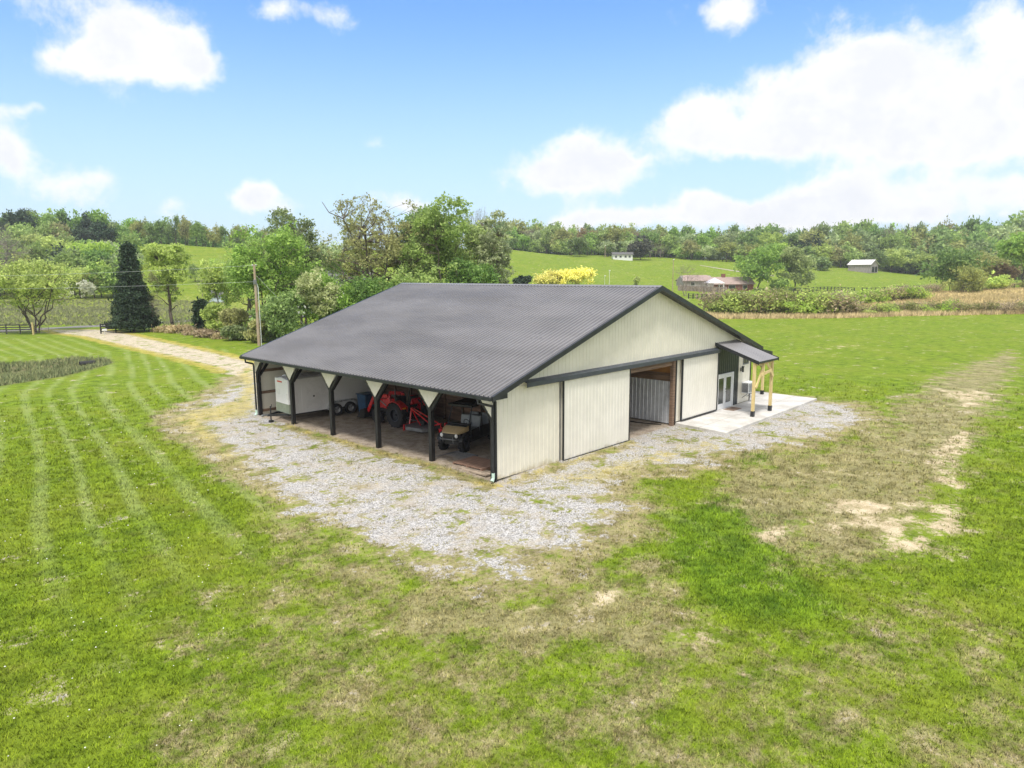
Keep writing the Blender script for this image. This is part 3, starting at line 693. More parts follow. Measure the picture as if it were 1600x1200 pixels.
# wall-mounted and loose things by the door
ac = empty('air_conditioner', (20.45,-.02,.72), 0, 'boxy white air conditioner through the wall below the small high window', 'air conditioner')
b_ = MB(); b_.bx(-.40,.45,-.42,0,0,.62); b_.build('casing', m_white, ac, bev=.015)
b_ = MB()
for i in range(9): b_.bx(-.411,-.402,-.40+i*.042,-.38+i*.042,.05,.57)
b_.build('side_vent', m_trim, ac)
b_ = MB()
for i in range(12): b_.bx(-.34,.38,-.432,-.421,.06+i*.042,.08+i*.042)
b_.build('front_grille', m_grey, ac)
for x in (-.3,.35): MB().bar((x,-.36,-.02),(x,-.01,-.3),.03,.03).build('bracket', m_grey, ac)
lm = empty('wall_light', (19.86,-.02,2.1), 0, 'small dark lantern fixed to the cream wall right of the black siding', 'light')
b_ = MB(); b_.bx(-.05,.05,-.03,0,-.1,.1).bx(-.06,.06,-.19,-.07,.16,.19).bx(-.05,.05,-.18,-.08,-.14,-.11).tube([(0,-.02,.05),(0,-.13,.22)],.012,6)
b_.build('bracket', m_trim, lm); MB().bx(-.045,.045,-.175,-.085,-.11,.16).build('lamp_glass', m_glass, lm)
dm = MB(); dm.bx(-.5,.5,-.3,.3,0,.018)
for i in range(14): dm.bx(-.46+i*.07,-.43+i*.07,-.27,.27,.018,.024)
o = dm.build('doormat', m_brown, None, loc=(18.05,-.52,.129)); tag(o, 'brown rectangular doormat on the patio at the french door', 'doormat')
hs = MB(); pts = []
for i in range(40):
    t = i/39; pts.append((12.35-.3*math.sin(t*5)-.25*t, .5+t*4.2+.2*math.sin(t*9), .03))
hs.tube(pts, .022, 6); o = hs.build('hose', m_blk); tag(o, 'black hose lying on the gravel along the white inner wall', 'hose')

# ------------------------------------------------------------------ wheels
def wheel(parent, loc, r, wd, rim=m_rim, rr=.55, lug=0, rz_=0):
    x,y,z = loc; h = wd/2
    prof = [(r*rr,-h*.8),(r*.93,-h),(r*.985,-h*.8),(r,-h*.45),(r,h*.45),(r*.985,h*.8),(r*.93,h),(r*rr,h*.8)]
    e = MB().lathe(prof,(0,0,0),'Y',32)
    if lug:
        for i in range(lug):
            a = 2*math.pi*i/lug
            for s in (-1,1):
                aa = a+(math.pi/lug if s > 0 else 0); c = (math.cos(aa)*(r+.012),s*h*.45,math.sin(aa)*(r+.012))
                e.box(c,(.045,h*.95,.05+.02*r),Matrix.Rotation(-aa,3,'Y')@Matrix.Rotation(s*.5,3,'X'))
    w_ = empty('wheel', (x,y,z), rz_); w_.parent = parent
    t = e.build('tyre', m_rubber, w_)
    R_ = r*rr
    rp = [(R_*1.02,-h*.82),(R_*1.02,h*.82),(R_*.93,h*.82),(R_*.9,h*.4),(R_*.9,-h*.4),(R_*.93,-h*.82)]
    q = MB().lathe(rp,(0,0,0),'Y',28)
    q.lathe([(R_*.9,-.012),(R_*.9,.012),(R_*.3,.04*r+.02),(.001,.04*r+.02),(.001,-.04*r-.02),(R_*.3,-.04*r-.02)],(0,0,0),'Y',28)
    for i in range(6):
        a = i*math.pi/3
        for s in (-1,1): q.box((math.cos(a)*R_*.58,s*.045*r+s*.012,math.sin(a)*R_*.58),(R_*.5,.03,R_*.14),Matrix.Rotation(-a,3,'Y'))
    q.lathe([(R_*.2,-h*.6),(R_*.2,h*.6),(.001,h*.62),(.001,-h*.62)],(0,0,0),'Y',14)
    q.build('rim', rim, w_)
    return w_

# ------------------------------------------------------------------ enclosed trailer (local +x points along the nose, out of the bay)
tr = empty('enclosed_trailer', (2.66,15.85,.0), R(177), 'long white enclosed cargo trailer parked in the bay nearest the driveway', 'trailer')
L2, w2 = 2.55, .86
body = MB(); body.bx(-L2+.3,L2-.30,-w2,w2,.42,2.22)
body.prism([(L2-.30,-w2),(L2,-w2+.12),(L2,w2-.12),(L2-.30,w2)], .42, 2.22, 'Z')
body.bx(-L2,-L2+.3,-w2,w2,.42,2.22)
bo = body.build('body', m_trailer, tr, bev=.02)
rf = MB(); prof = []
for i in range(9):
    a = math.pi*i/8; prof.append((-(w2-.01)*math.cos(a), 2.22+.16*math.sin(a)))
rf.prism(prof, -L2+.02, L2-.45, 'X'); rf.build('roof', m_trailer, tr)
b_ = MB().add([(L2-.45,-w2+.02,2.22),(L2-.45,w2-.02,2.22),(L2-.03,w2-.14,2.20),(L2-.03,-w2+.14,2.20),(L2-.45,0,2.385),(L2-.03,0,2.28)],[(0,4,5,3),(4,1,2,5),(3,5,2),(0,3,2,1),(0,1,4)])
b_.build('nose_cap', m_trailer, tr)
b_ = MB().prism([(L2-.30,-w2-.004),(L2+.006,-w2+.117),(L2+.006,w2-.117),(L2-.30,w2+.004)], .43, .92, 'Z'); b_.build('stone_guard', m_stone, tr)
b_ = MB()
for s in (-1,1):
    b_.bx(-L2,L2-.3,s*(w2+.004)-.006,s*(w2+.004)+.006,.42,.50); b_.bx(-L2,L2-.3,s*(w2+.004)-.006,s*(w2+.004)+.006,2.16,2.23)
for x in (-2.1,-.9,.35,1.45,2.2): b_.bx(x-.008,x+.008,-w2-.006,w2+.006,.5,2.16)
b_.build('edge_trim', m_white, tr)
b_ = MB().bx(1.05,1.85,w2,w2+.012,.55,2.08); sd = b_.build('side_door', m_trailer, tr, bev=.004); MB().bx(1.12,1.2,w2+.012,w2+.05,1.2,1.28).build('handle', m_trim, sd)
for s in (-1,1):
    f = MB(); arc = []
    for i in range(13):
        a = math.pi*i/12; arc.append((.0-1.02*math.cos(a) if False else -.55-.96*math.cos(a), .40+.42*min(1,1.45*math.sin(a))))
    arc2 = [(-.55+(x+.55)*.90, .40+(z-.40)*.84) for x,z in arc]
    f.prism(arc+arc2[::-1], s*(w2+.0), s*(w2+.21), 'Y'); f.build('fender', m_rim, tr)
    for x in (-.97,-.13): wheel(tr, (x,s*(w2+.09),.33), .33,.2)
b_ = MB(); b_.bar((L2-.1,-.6,.38),(L2+.85,0,.38),.08,.10).bar((L2-.1,.6,.38),(L2+.85,0,.38),.08,.10).bx(-L2,L2,-.6,-.5,.30,.42).bx(-L2,L2,.5,.6,.30,.42)
b_.build('drawbar', m_trim, tr)
b_ = MB(); b_.bar((L2+.78,0,.42),(L2+1.1,0,.42),.09,.09).lathe([(.05,-.05),(.07,0),(.05,.05),(.001,.05),(.001,-.05)],(L2+1.12,0,.40),'Z',12); b_.build('coupler', m_grey, tr)
b_ = MB(); b_.tube([(L2+.70,.07,.05),(L2+.70,.07,.86)],.035,10).tube([(L2+.70,.07,.86),(L2+.70,.22,.86),(L2+.70,.22,.98)],.015,6).lathe([(.11,0),(.11,.03),(.001,.03),(.001,0)],(L2+.70,.07,.0),'Z',14).bx(L2+.60,L2+.80,-.02,.16,-.0,.12); b_.build('jack', m_trim, tr)
b_ = MB(); b_.bx(-L2-.02,-L2+.0,-w2+.06,w2-.06,.48,2.12); b_.build('rear_door', m_trailer, tr)
for s in (-1,1): MB().bx(L2-.28,L2-.20,s*(w2+.01)-.01,s*(w2+.01)+.01,.56,.60).build('marker_light', m_amber, tr)
MB().bx(L2+.005,L2+.014,-.45,.1,2.02,2.09).build('name_plate', m_red, tr)
tr.scale = (.99,.98,1.0)

# ------------------------------------------------------------------ tractor with front loader (local +x is forward)
tk = empty('tractor', (3.92,10.15,.0), R(92), 'red compact tractor with a front loader parked inside the open bay', 'tractor')
b_ = MB(); b_.prism([(.62,.68),(1.95,.66),(1.98,1.0),(1.80,1.14),(.62,1.24)], -.29, .29, 'Y'); b_.build('hood', m_red, tk, bev=.04)
b_ = MB(); b_.bx(1.965,2.0,-.24,.24,.76,1.12)
for z in (.8,.87,.94,1.01): b_.bx(2.0,2.01,-.22,.22,z,z+.02)
b_.build('grille', m_blk, tk)
for s in (-1,1): MB().bx(1.98,2.005,s*.19-.06,s*.19+.06,1.13,1.2).build('headlight', m_lens, tk)
b_ = MB(); b_.bx(-.35,.75,-.22,.22,.45,.85).bx(.6,1.95,-.18,.18,.38,.72).bx(-.45,.1,-.30,.30,.50,.75).tube([(1.45,-.68,.33),(1.45,.68,.33)],.05,8).tube([(0,-.75,.62),(0,.75,.62)],.09,10); b_.build('chassis', m_trim, tk)
for s in (-1,1):
    wheel(tk, (1.45,s*.68,.36), .36,.24, m_darkrim,.52,14); wheel(tk, (0,s*.72,.60), .60,.36, m_darkrim,.52,18)
    f = MB(); arc = [(.66*math.cos(a),.62+.66*math.sin(a)) for a in np.linspace(R(25),R(150),12)]; arc2 = [(x*.94,.62+(z-.62)*.94) for x,z in arc]
    f.prism(arc+arc2[::-1], s*.52, s*.90, 'Y'); f.prism([(.62,.85),(.1,1.28),(-.5,1.0),(-.45,.7),(.4,.7)], s*.42, s*.46, 'Y'); f.build('fender', m_red, tk, bev=.012)
    MB().bx(-.60,-.54,s*.72-.08,s*.72+.08,.95,1.02).build('tail_light', m_amber, tk)
b_ = MB(); b_.bx(-.28,.62,-.45,.45,.70,.76).bx(.5,.64,-.3,.3,.76,1.34); b_.build('platform', m_blk, tk)
b_ = MB(); b_.bx(-.38,.12,-.25,.25,.92,1.04).box((-.40,0,1.26),(.10,.48,.48),Matrix.Rotation(-.15,3,'Y')).bx(-.3,.0,-.12,.12,.76,.92); b_.build('seat', m_blk, tk, bev=.03)
b_ = MB(); pts = [(.38+.02*math.sin(a),.17*math.cos(a),1.42+.17*math.sin(a)*.8) for a in np.linspace(0,2*math.pi,20)]; b_.tube(pts,.014,6).tube([(.58,0,1.2),(.38,0,1.42)],.018,6); b_.build('steering_wheel', m_blk, tk)
b_ = MB(); b_.tube([(-.48,-.40,.7),(-.50,-.40,1.5),(-.66,-.40,2.02),(-.66,.40,2.02),(-.50,.40,1.5),(-.48,.40,.7)],.032,8); b_.build('roll_bar', m_trim, tk)
b_ = MB(); b_.box((-.42,0,1.30),(.14,.46,.44),Matrix.Rotation(.2,3,'Y'),.7); b_.build('rear_panel', m_red, tk, bev=.03)
b_ = MB(); b_.tube([(1.2,-.2,1.25),(1.2,-.2,1.62)],.03,8); b_.build('exhaust', m_grey, tk)
ld = MB()
for s in (-1,1):
    ld.prism([(.78,.55),(.98,.55),(1.02,1.42),(.80,1.42)], s*.42, s*.47, 'Y')
    ld.bar((.90,s*.50,1.38),(1.95,s*.50,1.30),.07,.17).bar((1.90,s*.50,1.34),(2.48,s*.50,.42),.07,.17)
ld.tube([(2.2,-.5,.85),(2.2,.5,.85)],.05,10)
lo_ = ld.build('loader_arms', m_red, tk, bev=.01)
for s in (-1,1):
    MB().tube([(.95,s*.50,.85),(1.72,s*.50,1.2)],.028,8).build('hydraulic_ram', m_grey, lo_); MB().tube([(1.75,s*.50,1.45),(2.42,s*.50,.72)],.025,8).build('hydraulic_ram', m_grey, lo_)
b_ = MB(); pr = [(2.50,.12),(3.10,.06),(3.12,.09),(2.62,.17),(2.52,.34),(2.56,.58),(2.52,.60),(2.44,.36)]
b_.prism(pr,-.72,.72,'Y')
for s in (-1,1): b_.prism([(2.47,.12),(3.05,.07),(2.80,.50),(2.54,.58)], s*.70, s*.735, 'Y')
b_.build('bucket', m_blk, tk)
for a_,b2_ in (((-.45,-.3,.45),(-.95,-.34,.35)),((-.45,.3,.45),(-.95,.34,.35)),((-.45,0,.85),(-.85,0,.7))): MB().tube([a_,b2_],.025,6).build('hitch_arm', m_trim, tk)
tk.scale = (1.07,1.07,1.04)
# blue tub standing in the bucket
bn = empty('plastic_bin', (3.72,13.32,.15), R(92), 'navy blue plastic bin standing in the tractor loader bucket', 'bin')
b_ = MB(); b_.box((0,0,.60),(.62,.86,1.05),None,1.16); b_.build('bin_body', m_blue, bn, bev=.03)
b_ = MB(); b_.bx(-.40,.40,-.54,.54,1.10,1.16).bx(-.44,-.38,-.3,.3,1.04,1.11); b_.build('rim', m_blue, bn, bev=.012)

# ------------------------------------------------------------------ rotary mower behind the tractor (local +x forward)
rm = empty('rotary_mower', (3.4,8.35,0), R(100), 'dark decked rotary mower with a red hitch frame on the bay floor', 'mower')
b_ = MB(); dk = [(-.75,-.55),(-.55,-.76),(.45,-.78),(.75,-.5),(.75,.5),(.45,.78),(-.55,.76),(-.75,.55)]
b_.prism(dk,.30,.34,'Z').prism([(x*.995,y*.995) for x,y in dk],.16,.30,'Z'); b_.build('deck', m_grey, rm, bev=.01)
b_ = MB(); b_.bx(.755,.80,-.55,.55,.12,.36)
for i in range(14): b_.box((.83,-.52+i*.08,.16),(.015,.03,.26))
b_.build('front_guard', m_red, rm)
b_ = MB(); b_.bar((.62,-.30,.36),(.72,0,1.12),.05,.05).bar((.62,.30,.36),(.72,0,1.12),.05,.05).bar((.72,.06,1.10),(-.85,.26,.40),.045,.05).bar((.72,-.06,1.10),(-.85,-.26,.40),.045,.05).bar((.70,.0,1.0),(-.1,.3,.36),.03,.04).bar((-.7,0,.38),(-1.15,0,.52),.08,.06)
b_.build('hitch_frame', m_red, rm)
b_ = MB(); b_.bx(-.15,.15,-.14,.14,.34,.56).tube([(.15,0,.48),(1.05,0,.55)],.045,8); b_.build('gearbox', m_trim, rm, bev=.02)
wheel(rm,(-1.2,0,.2),.2,.1,m_red,.7); MB().bar((-1.15,.08,.5),(-1.2,.08,.2),.02,.05).build('wheel_fork', m_red, rm)

# tiller-like implement
tl = empty('garden_tiller', (3.35,6.6,0), R(100), 'small red tined tiller standing between the mower and the tan buggy', 'tiller')
b_ = MB(); b_.bx(-.32,.32,-.42,.42,.52,.60).bx(-.2,.2,-.5,-.46,.1,.56).bx(-.2,.2,.46,.5,.1,.56).bar((0,0,.6),(0,0,.98),.3,.08); b_.build('hood', m_red, tl, bev=.012)
b_ = MB(); b_.tube([(0,-.46,.26),(0,.46,.26)],.03,8)
for i in range(8):
    for k in range(4):
        a = k*math.pi/2+i*.4; y = -.4+i*.115; b_.bar((0,y,.26),(math.cos(a)*.22,y,.26+math.sin(a)*.22),.015,.03); b_.bar((math.cos(a)*.22,y,.26+math.sin(a)*.22),(math.cos(a+.35)*.22,y+.04,.26+math.sin(a+.35)*.22),.015,.03)
b_.build('tines', m_red, tl)
b_ = MB(); b_.bx(-.1,.1,-.1,.1,.6,.8); b_.build('gearbox', m_trim, tl, bev=.02)

tl.scale = (.72,.72,.72)
# ------------------------------------------------------------------ side-by-side buggy
ut = empty('utility_buggy', (2.87,4.69,0), R(196), 'tan and black side-by-side utility buggy with a hard roof facing out of the bay', 'buggy')
for x in (-1.62,1.10):
    for s in (-1,1): wheel(ut,(x,s*.62,.36),.36,.27,m_darkrim,.5,16)
b_ = MB(); b_.bx(-2.0,1.35,-.42,.42,.34,.50).bx(-1.25,.72,-.72,.72,.36,.44).tube([(-1.62,-.6,.36),(-1.62,.6,.36)],.04,8).tube([(1.10,-.6,.34),(1.10,.6,.34)],.04,8).tube([(1.1,-.5,.75),(1.1,-.42,.40)],.05,8).tube([(1.1,.5,.75),(1.1,.42,.40)],.05,8)
b_.build('chassis', m_trim, ut)
b_ = MB(); b_.add([(1.52,-.48,.86),(1.52,.48,.86),(.72,.66,1.10),(.72,-.66,1.10),(1.46,-.46,.80),(1.46,.46,.80),(.72,.66,.86),(.72,-.66,.86),(1.15,-.62,1.02),(1.15,.62,1.02),(1.15,-.64,.84),(1.15,.64,.84)],
   [(0,1,9,8),(8,9,2,3),(0,8,10,4),(8,3,7,10),(1,5,11,9),(9,11,6,2),(0,4,5,1),(4,10,11,5),(10,7,6,11),(3,2,6,7)])
b_.build('hood', m_tan, ut, bev=.03)
b_ = MB(); b_.bx(1.44,1.56,-.50,.50,.52,.84).bx(1.30,1.46,-.60,.60,.56,.82); b_.build('front_fascia', m_blk, ut, bev=.03)
b_ = MB(); b_.tube([(1.50,-.58,.62),(1.66,-.40,.62),(1.66,.40,.62),(1.50,.58,.62)],.02,8).tube([(1.62,-.3,.46),(1.66,-.3,.72)],.018,6).tube([(1.62,.3,.46),(1.66,.3,.72)],.018,6); b_.build('bumper', m_grey, ut)
for s in (-1,1):
    b_ = MB(); b_.lathe([(.001,-.03),(.085,-.03),(.09,.0),(.06,.03),(.001,.035)],(1.56,s*.44,.77),'X',16); b_.build('headlight', m_lens, ut)
    f = MB(); arc = [(1.10+.47*math.cos(a),.38+.44*math.sin(a)) for a in np.linspace(R(20),R(165),10)]; arc2 = [(1.10+(x-1.1)*.9,.38+(z-.38)*.9) for x,z in arc]
    f.prism(arc+arc2[::-1], s*.46, s*.76, 'Y'); f.build('fender', m_blk, ut); f = MB()
    arc = [(-1.62+.47*math.cos(a),.38+.44*math.sin(a)) for a in np.linspace(R(15),R(165),10)]; arc2 = [(-1.62+(x+1.62)*.9,.38+(z-.38)*.9) for x,z in arc]
    f.prism(arc+arc2[::-1], s*.46, s*.76, 'Y'); f.build('fender', m_blk, ut)
    MB().prism([(.66,.44),(.60,.88),(-.10,.92),(-.16,.44)], s*.70, s*.74, 'Y').build('door', m_blk, ut, bev=.012); d_ = MB(); d_.prism([(-.22,.44),(-.20,.92),(-1.12,.90),(-1.16,.44)], s*.70, s*.74, 'Y'); d_.build('door', m_blk, ut, bev=.012)
b_ = MB(); b_.bx(.55,.74,-.66,.66,.72,1.16).bx(.70,.95,-.62,.62,1.06,1.12); b_.build('dashboard', m_blk, ut, bev=.03)
b_ = MB(); pts = [(.40+.05*math.sin(a),.30+.17*math.cos(a),1.15+.16*math.sin(a)) for a in np.linspace(0,2*math.pi,20)]; b_.tube(pts,.016,6).tube([(.58,.30,1.02),(.40,.30,1.15)],.018,6); b_.build('steering_wheel', m_blk, ut)
for y,sx in ((-.34,0),(.34,0),(-.34,-.82),(.34,-.82)):
    b_ = MB(); b_.bx(sx-.42,sx+.12,y-.28,y+.28,.66,.80).box((sx-.46,y,1.06),(.12,.54,.52),Matrix.Rotation(-.2,3,'Y')); b_.build('seat', m_seat, ut, bev=.04)
b_ = MB()
for s in (-1,1):
    b_.tube([(.72,s*.64,1.05),(.36,s*.60,1.84),(-1.40,s*.60,1.86),(-1.46,s*.62,.85)],.03,8).tube([(-.50,s*.60,1.85),(-.56,s*.62,.88)],.027,8)
b_.tube([(.36,-.6,1.84),(.36,.6,1.84)],.025,8).tube([(-1.40,-.6,1.86),(-1.40,.6,1.86)],.025,8).tube([(-.53,-.61,1.35),(-.53,.61,1.35)],.022,8); b_.build('roll_cage', m_trim, ut)
b_ = MB(); b_.bx(-1.50,.56,-.72,.72,1.88,1.97).bx(-1.3,.3,-.5,.5,1.97,2.02); b_.build('roof', m_blk, ut, bev=.03)
b_ = MB(); b_.bx(-2.25,-1.48,-.68,.68,.82,.87).bx(-2.25,-1.48,-.70,-.65,.87,1.14).bx(-2.25,-1.48,.65,.70,.87,1.14).bx(-1.53,-1.48,-.65,.65,.87,1.18).bx(-2.27,-2.22,-.65,.65,.87,1.12); b_.build('cargo_bed', m_blk, ut, bev=.01)

ut.scale = (.93,.84,1.)
# ------------------------------------------------------------------ wooden deck piece and metal mesh mat at the near bay
pl = empty('wooden_pallet', (.95,1.95,0), R(2), 'red brown slatted wooden pallet on the ground by the corner post', 'pallet')
b_ = MB()
for i in range(9): b_.bx(-.62+i*.14,-.50+i*.14,-.82,.82,.10,.13)
b_.build('deck_boards', m_pal, pl)
b_ = MB()
for y in (-.78,0,.78): b_.bx(-.62,.62,y-.045,y+.045,.0,.10)
b_.build('runner', m_pal, pl)
mm = MB(); mm.bx(-.75,.75,-.62,-.58,0,.04).bx(-.75,.75,.58,.62,0,.04).bx(-.75,-.71,-.58,.58,0,.04).bx(.71,.75,-.58,.58,0,.04)
for i in range(17): mm.bx(-.68+i*.085,-.67+i*.085,-.58,.58,.01,.025)
for i in range(9): mm.bx(-.71,.71,-.52+i*.13,-.50+i*.13,.012,.022)
o = mm.build('trailer_ramp', m_grey, None, loc=(1.15,3.55,.012)); o.rotation_euler = (0,0,.05); tag(o, 'flat grey steel mesh ramp lying on the gravel beside the brown pallet', 'ramp')
b2 = MB()
for i in range(3): b2.bx(-.95,.95,-.26+i*.19,-.10+i*.19,0,.05)
o = b2.build('timber_board', m_oldtimber, None, loc=(.35,1.55,.0)); o.rotation_euler=(0,0,R(90)); tag(o, 'pale weathered boards on the ground in front of the brown pallet', 'board')
# odds and ends stored behind the buggy
sh = empty('storage_shelf', (5.55,1.3,0), R(90), 'dark shelf of boxes against the plank wall behind the buggy', 'shelf')
b_ = MB()
for x in (-.9,.9):
    for y in (-.25,.25): b_.bx(x-.03,x+.03,y-.03,y+.03,0,1.9)
b_.build('frame', m_trim, sh)
for z in (.2,.85,1.5): MB().bx(-.95,.95,-.28,.28,z,z+.03).build('shelf_board', m_wood, sh)
for i,(x,z,s_,mm_,lb) in enumerate(((-.6,.88,.34,m_tan,'tan cardboard-coloured box on the middle shelf board'),(.1,.88,.42,m_grey,'grey box in the middle of the shelf behind the buggy'),(.6,1.53,.3,m_red,'red box on the top shelf board'),(-.35,1.53,.4,m_brown,'brown box on the top shelf board'),(.5,.23,.4,m_blue,'blue box on the lowest shelf board'))):
    b_ = MB().box((0,0,s_/2),(s_*1.2,s_,s_)); a_ = R(90); o = b_.build('storage_box', mm_, None, bev=.01, loc=(5.55-0*math.sin(a_),1.3+x,z)); o.rotation_euler=(0,0,a_); tag(o, lb, 'box', 'boxes on the shelf behind the buggy')

# ------------------------------------------------------------------ vegetation
def leaf_mat(name, c1, c2, hue=.03, trans=.45, up=False):
    m = bpy.data.materials.new(name); m.use_nodes = True; t = NT(m.node_tree); b = m.node_tree.nodes['Principled BSDF']
    a = t.attr('bright'); oi = t.n('ObjectInfo').outputs['Random']
    c = t.mix(a, c1, c2)
    co = t.n('TexCoord').outputs['Object']
    c = t.mix(t.math('MULTIPLY', t.ramp(t.noise(co, .55, 3), .42, .62), .5), c, tuple(x*.75 for x in c1))
    hs = t.n('HueSaturation', {'Hue':t.math('ADD', .5-hue/2, t.math('MULTIPLY', oi, hue)),'Saturation':t.math('ADD', .72, t.math('MULTIPLY', oi, .25)),'Value':t.math('ADD', .95, t.math('MULTIPLY', t.math('FRACT', t.math('MULTIPLY', oi, 7.3)), .4)),'Color':c}).outputs[0]
    m.node_tree.links.new(hs, b.inputs['Base Color']); b.inputs['Roughness'].default_value = .6; b.inputs['Specular IOR Level'].default_value = .25
    if up:
        nn = t.n('VectorMath', {0:t.n('VectorMath', {0:t.n('NewGeometry').outputs['Normal'],1:(.4,.4,.4)}, operation='MULTIPLY').outputs[0],1:(0,0,.8)}, operation='ADD').outputs[0]
        m.node_tree.links.new(nn, b.inputs['Normal'])
    tr = t.n('BsdfTranslucent', {'Color':hs}); mx = t.n('MixShader', {0:trans,1:b.outputs[0],2:tr.outputs[0]})
    m.node_tree.links.new(mx.outputs[0], m.node_tree.nodes['Material Output'].inputs[0]); return m
LM = dict(
 fresh=leaf_mat('fresh_green_leaves', (0.191,0.319,0.046), (0.510,0.696,0.128)),
 mid=leaf_mat('mid_green_leaves', (0.139,0.238,0.058), (0.371,0.522,0.128)),
 lime=leaf_mat('yellow_green_leaves', (0.264,0.406,0.041), (0.670,0.850,0.092)),
 olive=leaf_mat('olive_budding_leaves', (.23,.25,.06), (.54,.57,.16)),
 rust=leaf_mat('rusty_budding_leaves', (0.228,0.166,0.096), (0.490,0.350,0.193)),
 dark=leaf_mat('dark_evergreen_needles', (0.022,0.050,0.025), (0.062,0.112,0.048), .02, .15),
 pine=leaf_mat('brownish_pine_needles', (0.049,0.063,0.042), (0.119,0.119,0.077), .02, .15),
 gold=leaf_mat('golden_blossom', (.86,.80,.01), (.97,.93,.03), .003, .2),
 white=leaf_mat('white_blossom', (.50,.52,.38), (.85,.85,.72), .01),
 cream=leaf_mat('pale_cream_blossom', (.30,.36,.12), (.62,.64,.36), .01),
 field=leaf_mat('dry_field_grass', (.42,.31,.11), (.82,.64,.29), .01, .1, True),
 meadow=leaf_mat('meadow_grass_blades', (.15,.19,.05), (.40,.42,.16), .01, .1, True),
 weeds=leaf_mat('ditch_weed_blades', (.10,.15,.04), (.30,.34,.14), .01, .1, True),
 pale=leaf_mat('pale_sage_leaves', (0.264,0.346,0.143), (0.609,0.731,0.325)),
 straw=leaf_mat('straw_stems', (0.289,0.221,0.119), (0.612,0.493,0.289)),
)
m_bark = mat('grey_brown_bark', (.15,.125,.10), .9, col2=(.075,.06,.048), vscale=6, bump=.4, stretch=(1,1,.3))
m_twig = mat('mauve_grey_twigs', (.30,.25,.235), .9, col2=(.19,.155,.145), vscale=1.5)
m_stem = mat('brown_shrub_stems', (.20,.15,.11), .9, col2=(.12,.09,.065), vscale=2)

def tubes_mesh(name, segs, m, n=4):
    """segs: list of (p0,p1,r0,r1)"""
    k = len(segs); P0 = np.array([s[0] for s in segs], float); P1 = np.array([s[1] for s in segs], float)
    R0 = np.array([s[2] for s in segs])[:,None,None]; R1 = np.array([s[3] for s in segs])[:,None,None]
    d = P1-P0; d /= np.linalg.norm(d, axis=1, keepdims=True)+1e-9
    ref = np.where(np.abs(d[:,2:3]) < .9, np.array([[0,0,1.]]), np.array([[1.,0,0]]))
    a = np.cross(d, ref); a /= np.linalg.norm(a, axis=1, keepdims=True); b = np.cross(d, a)
    th = np.arange(n)*2*np.pi/n; ring = a[:,None]*np.cos(th)[None,:,None]+b[:,None]*np.sin(th)[None,:,None]
    V = np.concatenate([P0[:,None]+ring*R0, P1[:,None]+ring*R1], 1).reshape(-1, 3)
    base = np.arange(k)[:,None,None]*2*n; i = np.arange(n); i2 = (i+1)%n
    q = np.stack([i, i2, i2+n, i+n], -1)[None]+base
    L = q.reshape(-1); return fast_mesh(name, V, L, np.arange(0, len(L), 4), [m], smooth=np.ones(len(L)//4, bool))
def leaves_mesh(name, cen, size, m, upb=.35, g=None, elong=1.5):
    """cen: (n,3) leaf positions, a small folded quad each"""
    g = g or rng; n = len(cen)
    d = g.normal(size=(n,3)); d[:,2] += upb; d /= np.linalg.norm(d, axis=1, keepdims=True)
    e = g.normal(size=(n,3)); e -= d*(d*e).sum(1, keepdims=True); e /= np.linalg.norm(e, axis=1, keepdims=True)
    f = np.cross(d, e); s = (np.ones(n)*size*g.uniform(.55, 1.3, n))[:,None]
    V = np.stack([cen-e*s*elong*.5, cen+f*s*.42+d*s*.12, cen+e*s*elong*.5, cen-f*s*.42+d*s*.12], 1).reshape(-1,3)
    L = np.arange(4*n); me = fast_mesh(name, V, L, np.arange(0, 4*n, 4), [m])
    at_ = me.attributes.new('bright', 'FLOAT', 'POINT'); at_.data.foreach_set('value', np.repeat(g.random(n), 4).astype(np.float32))
    return me
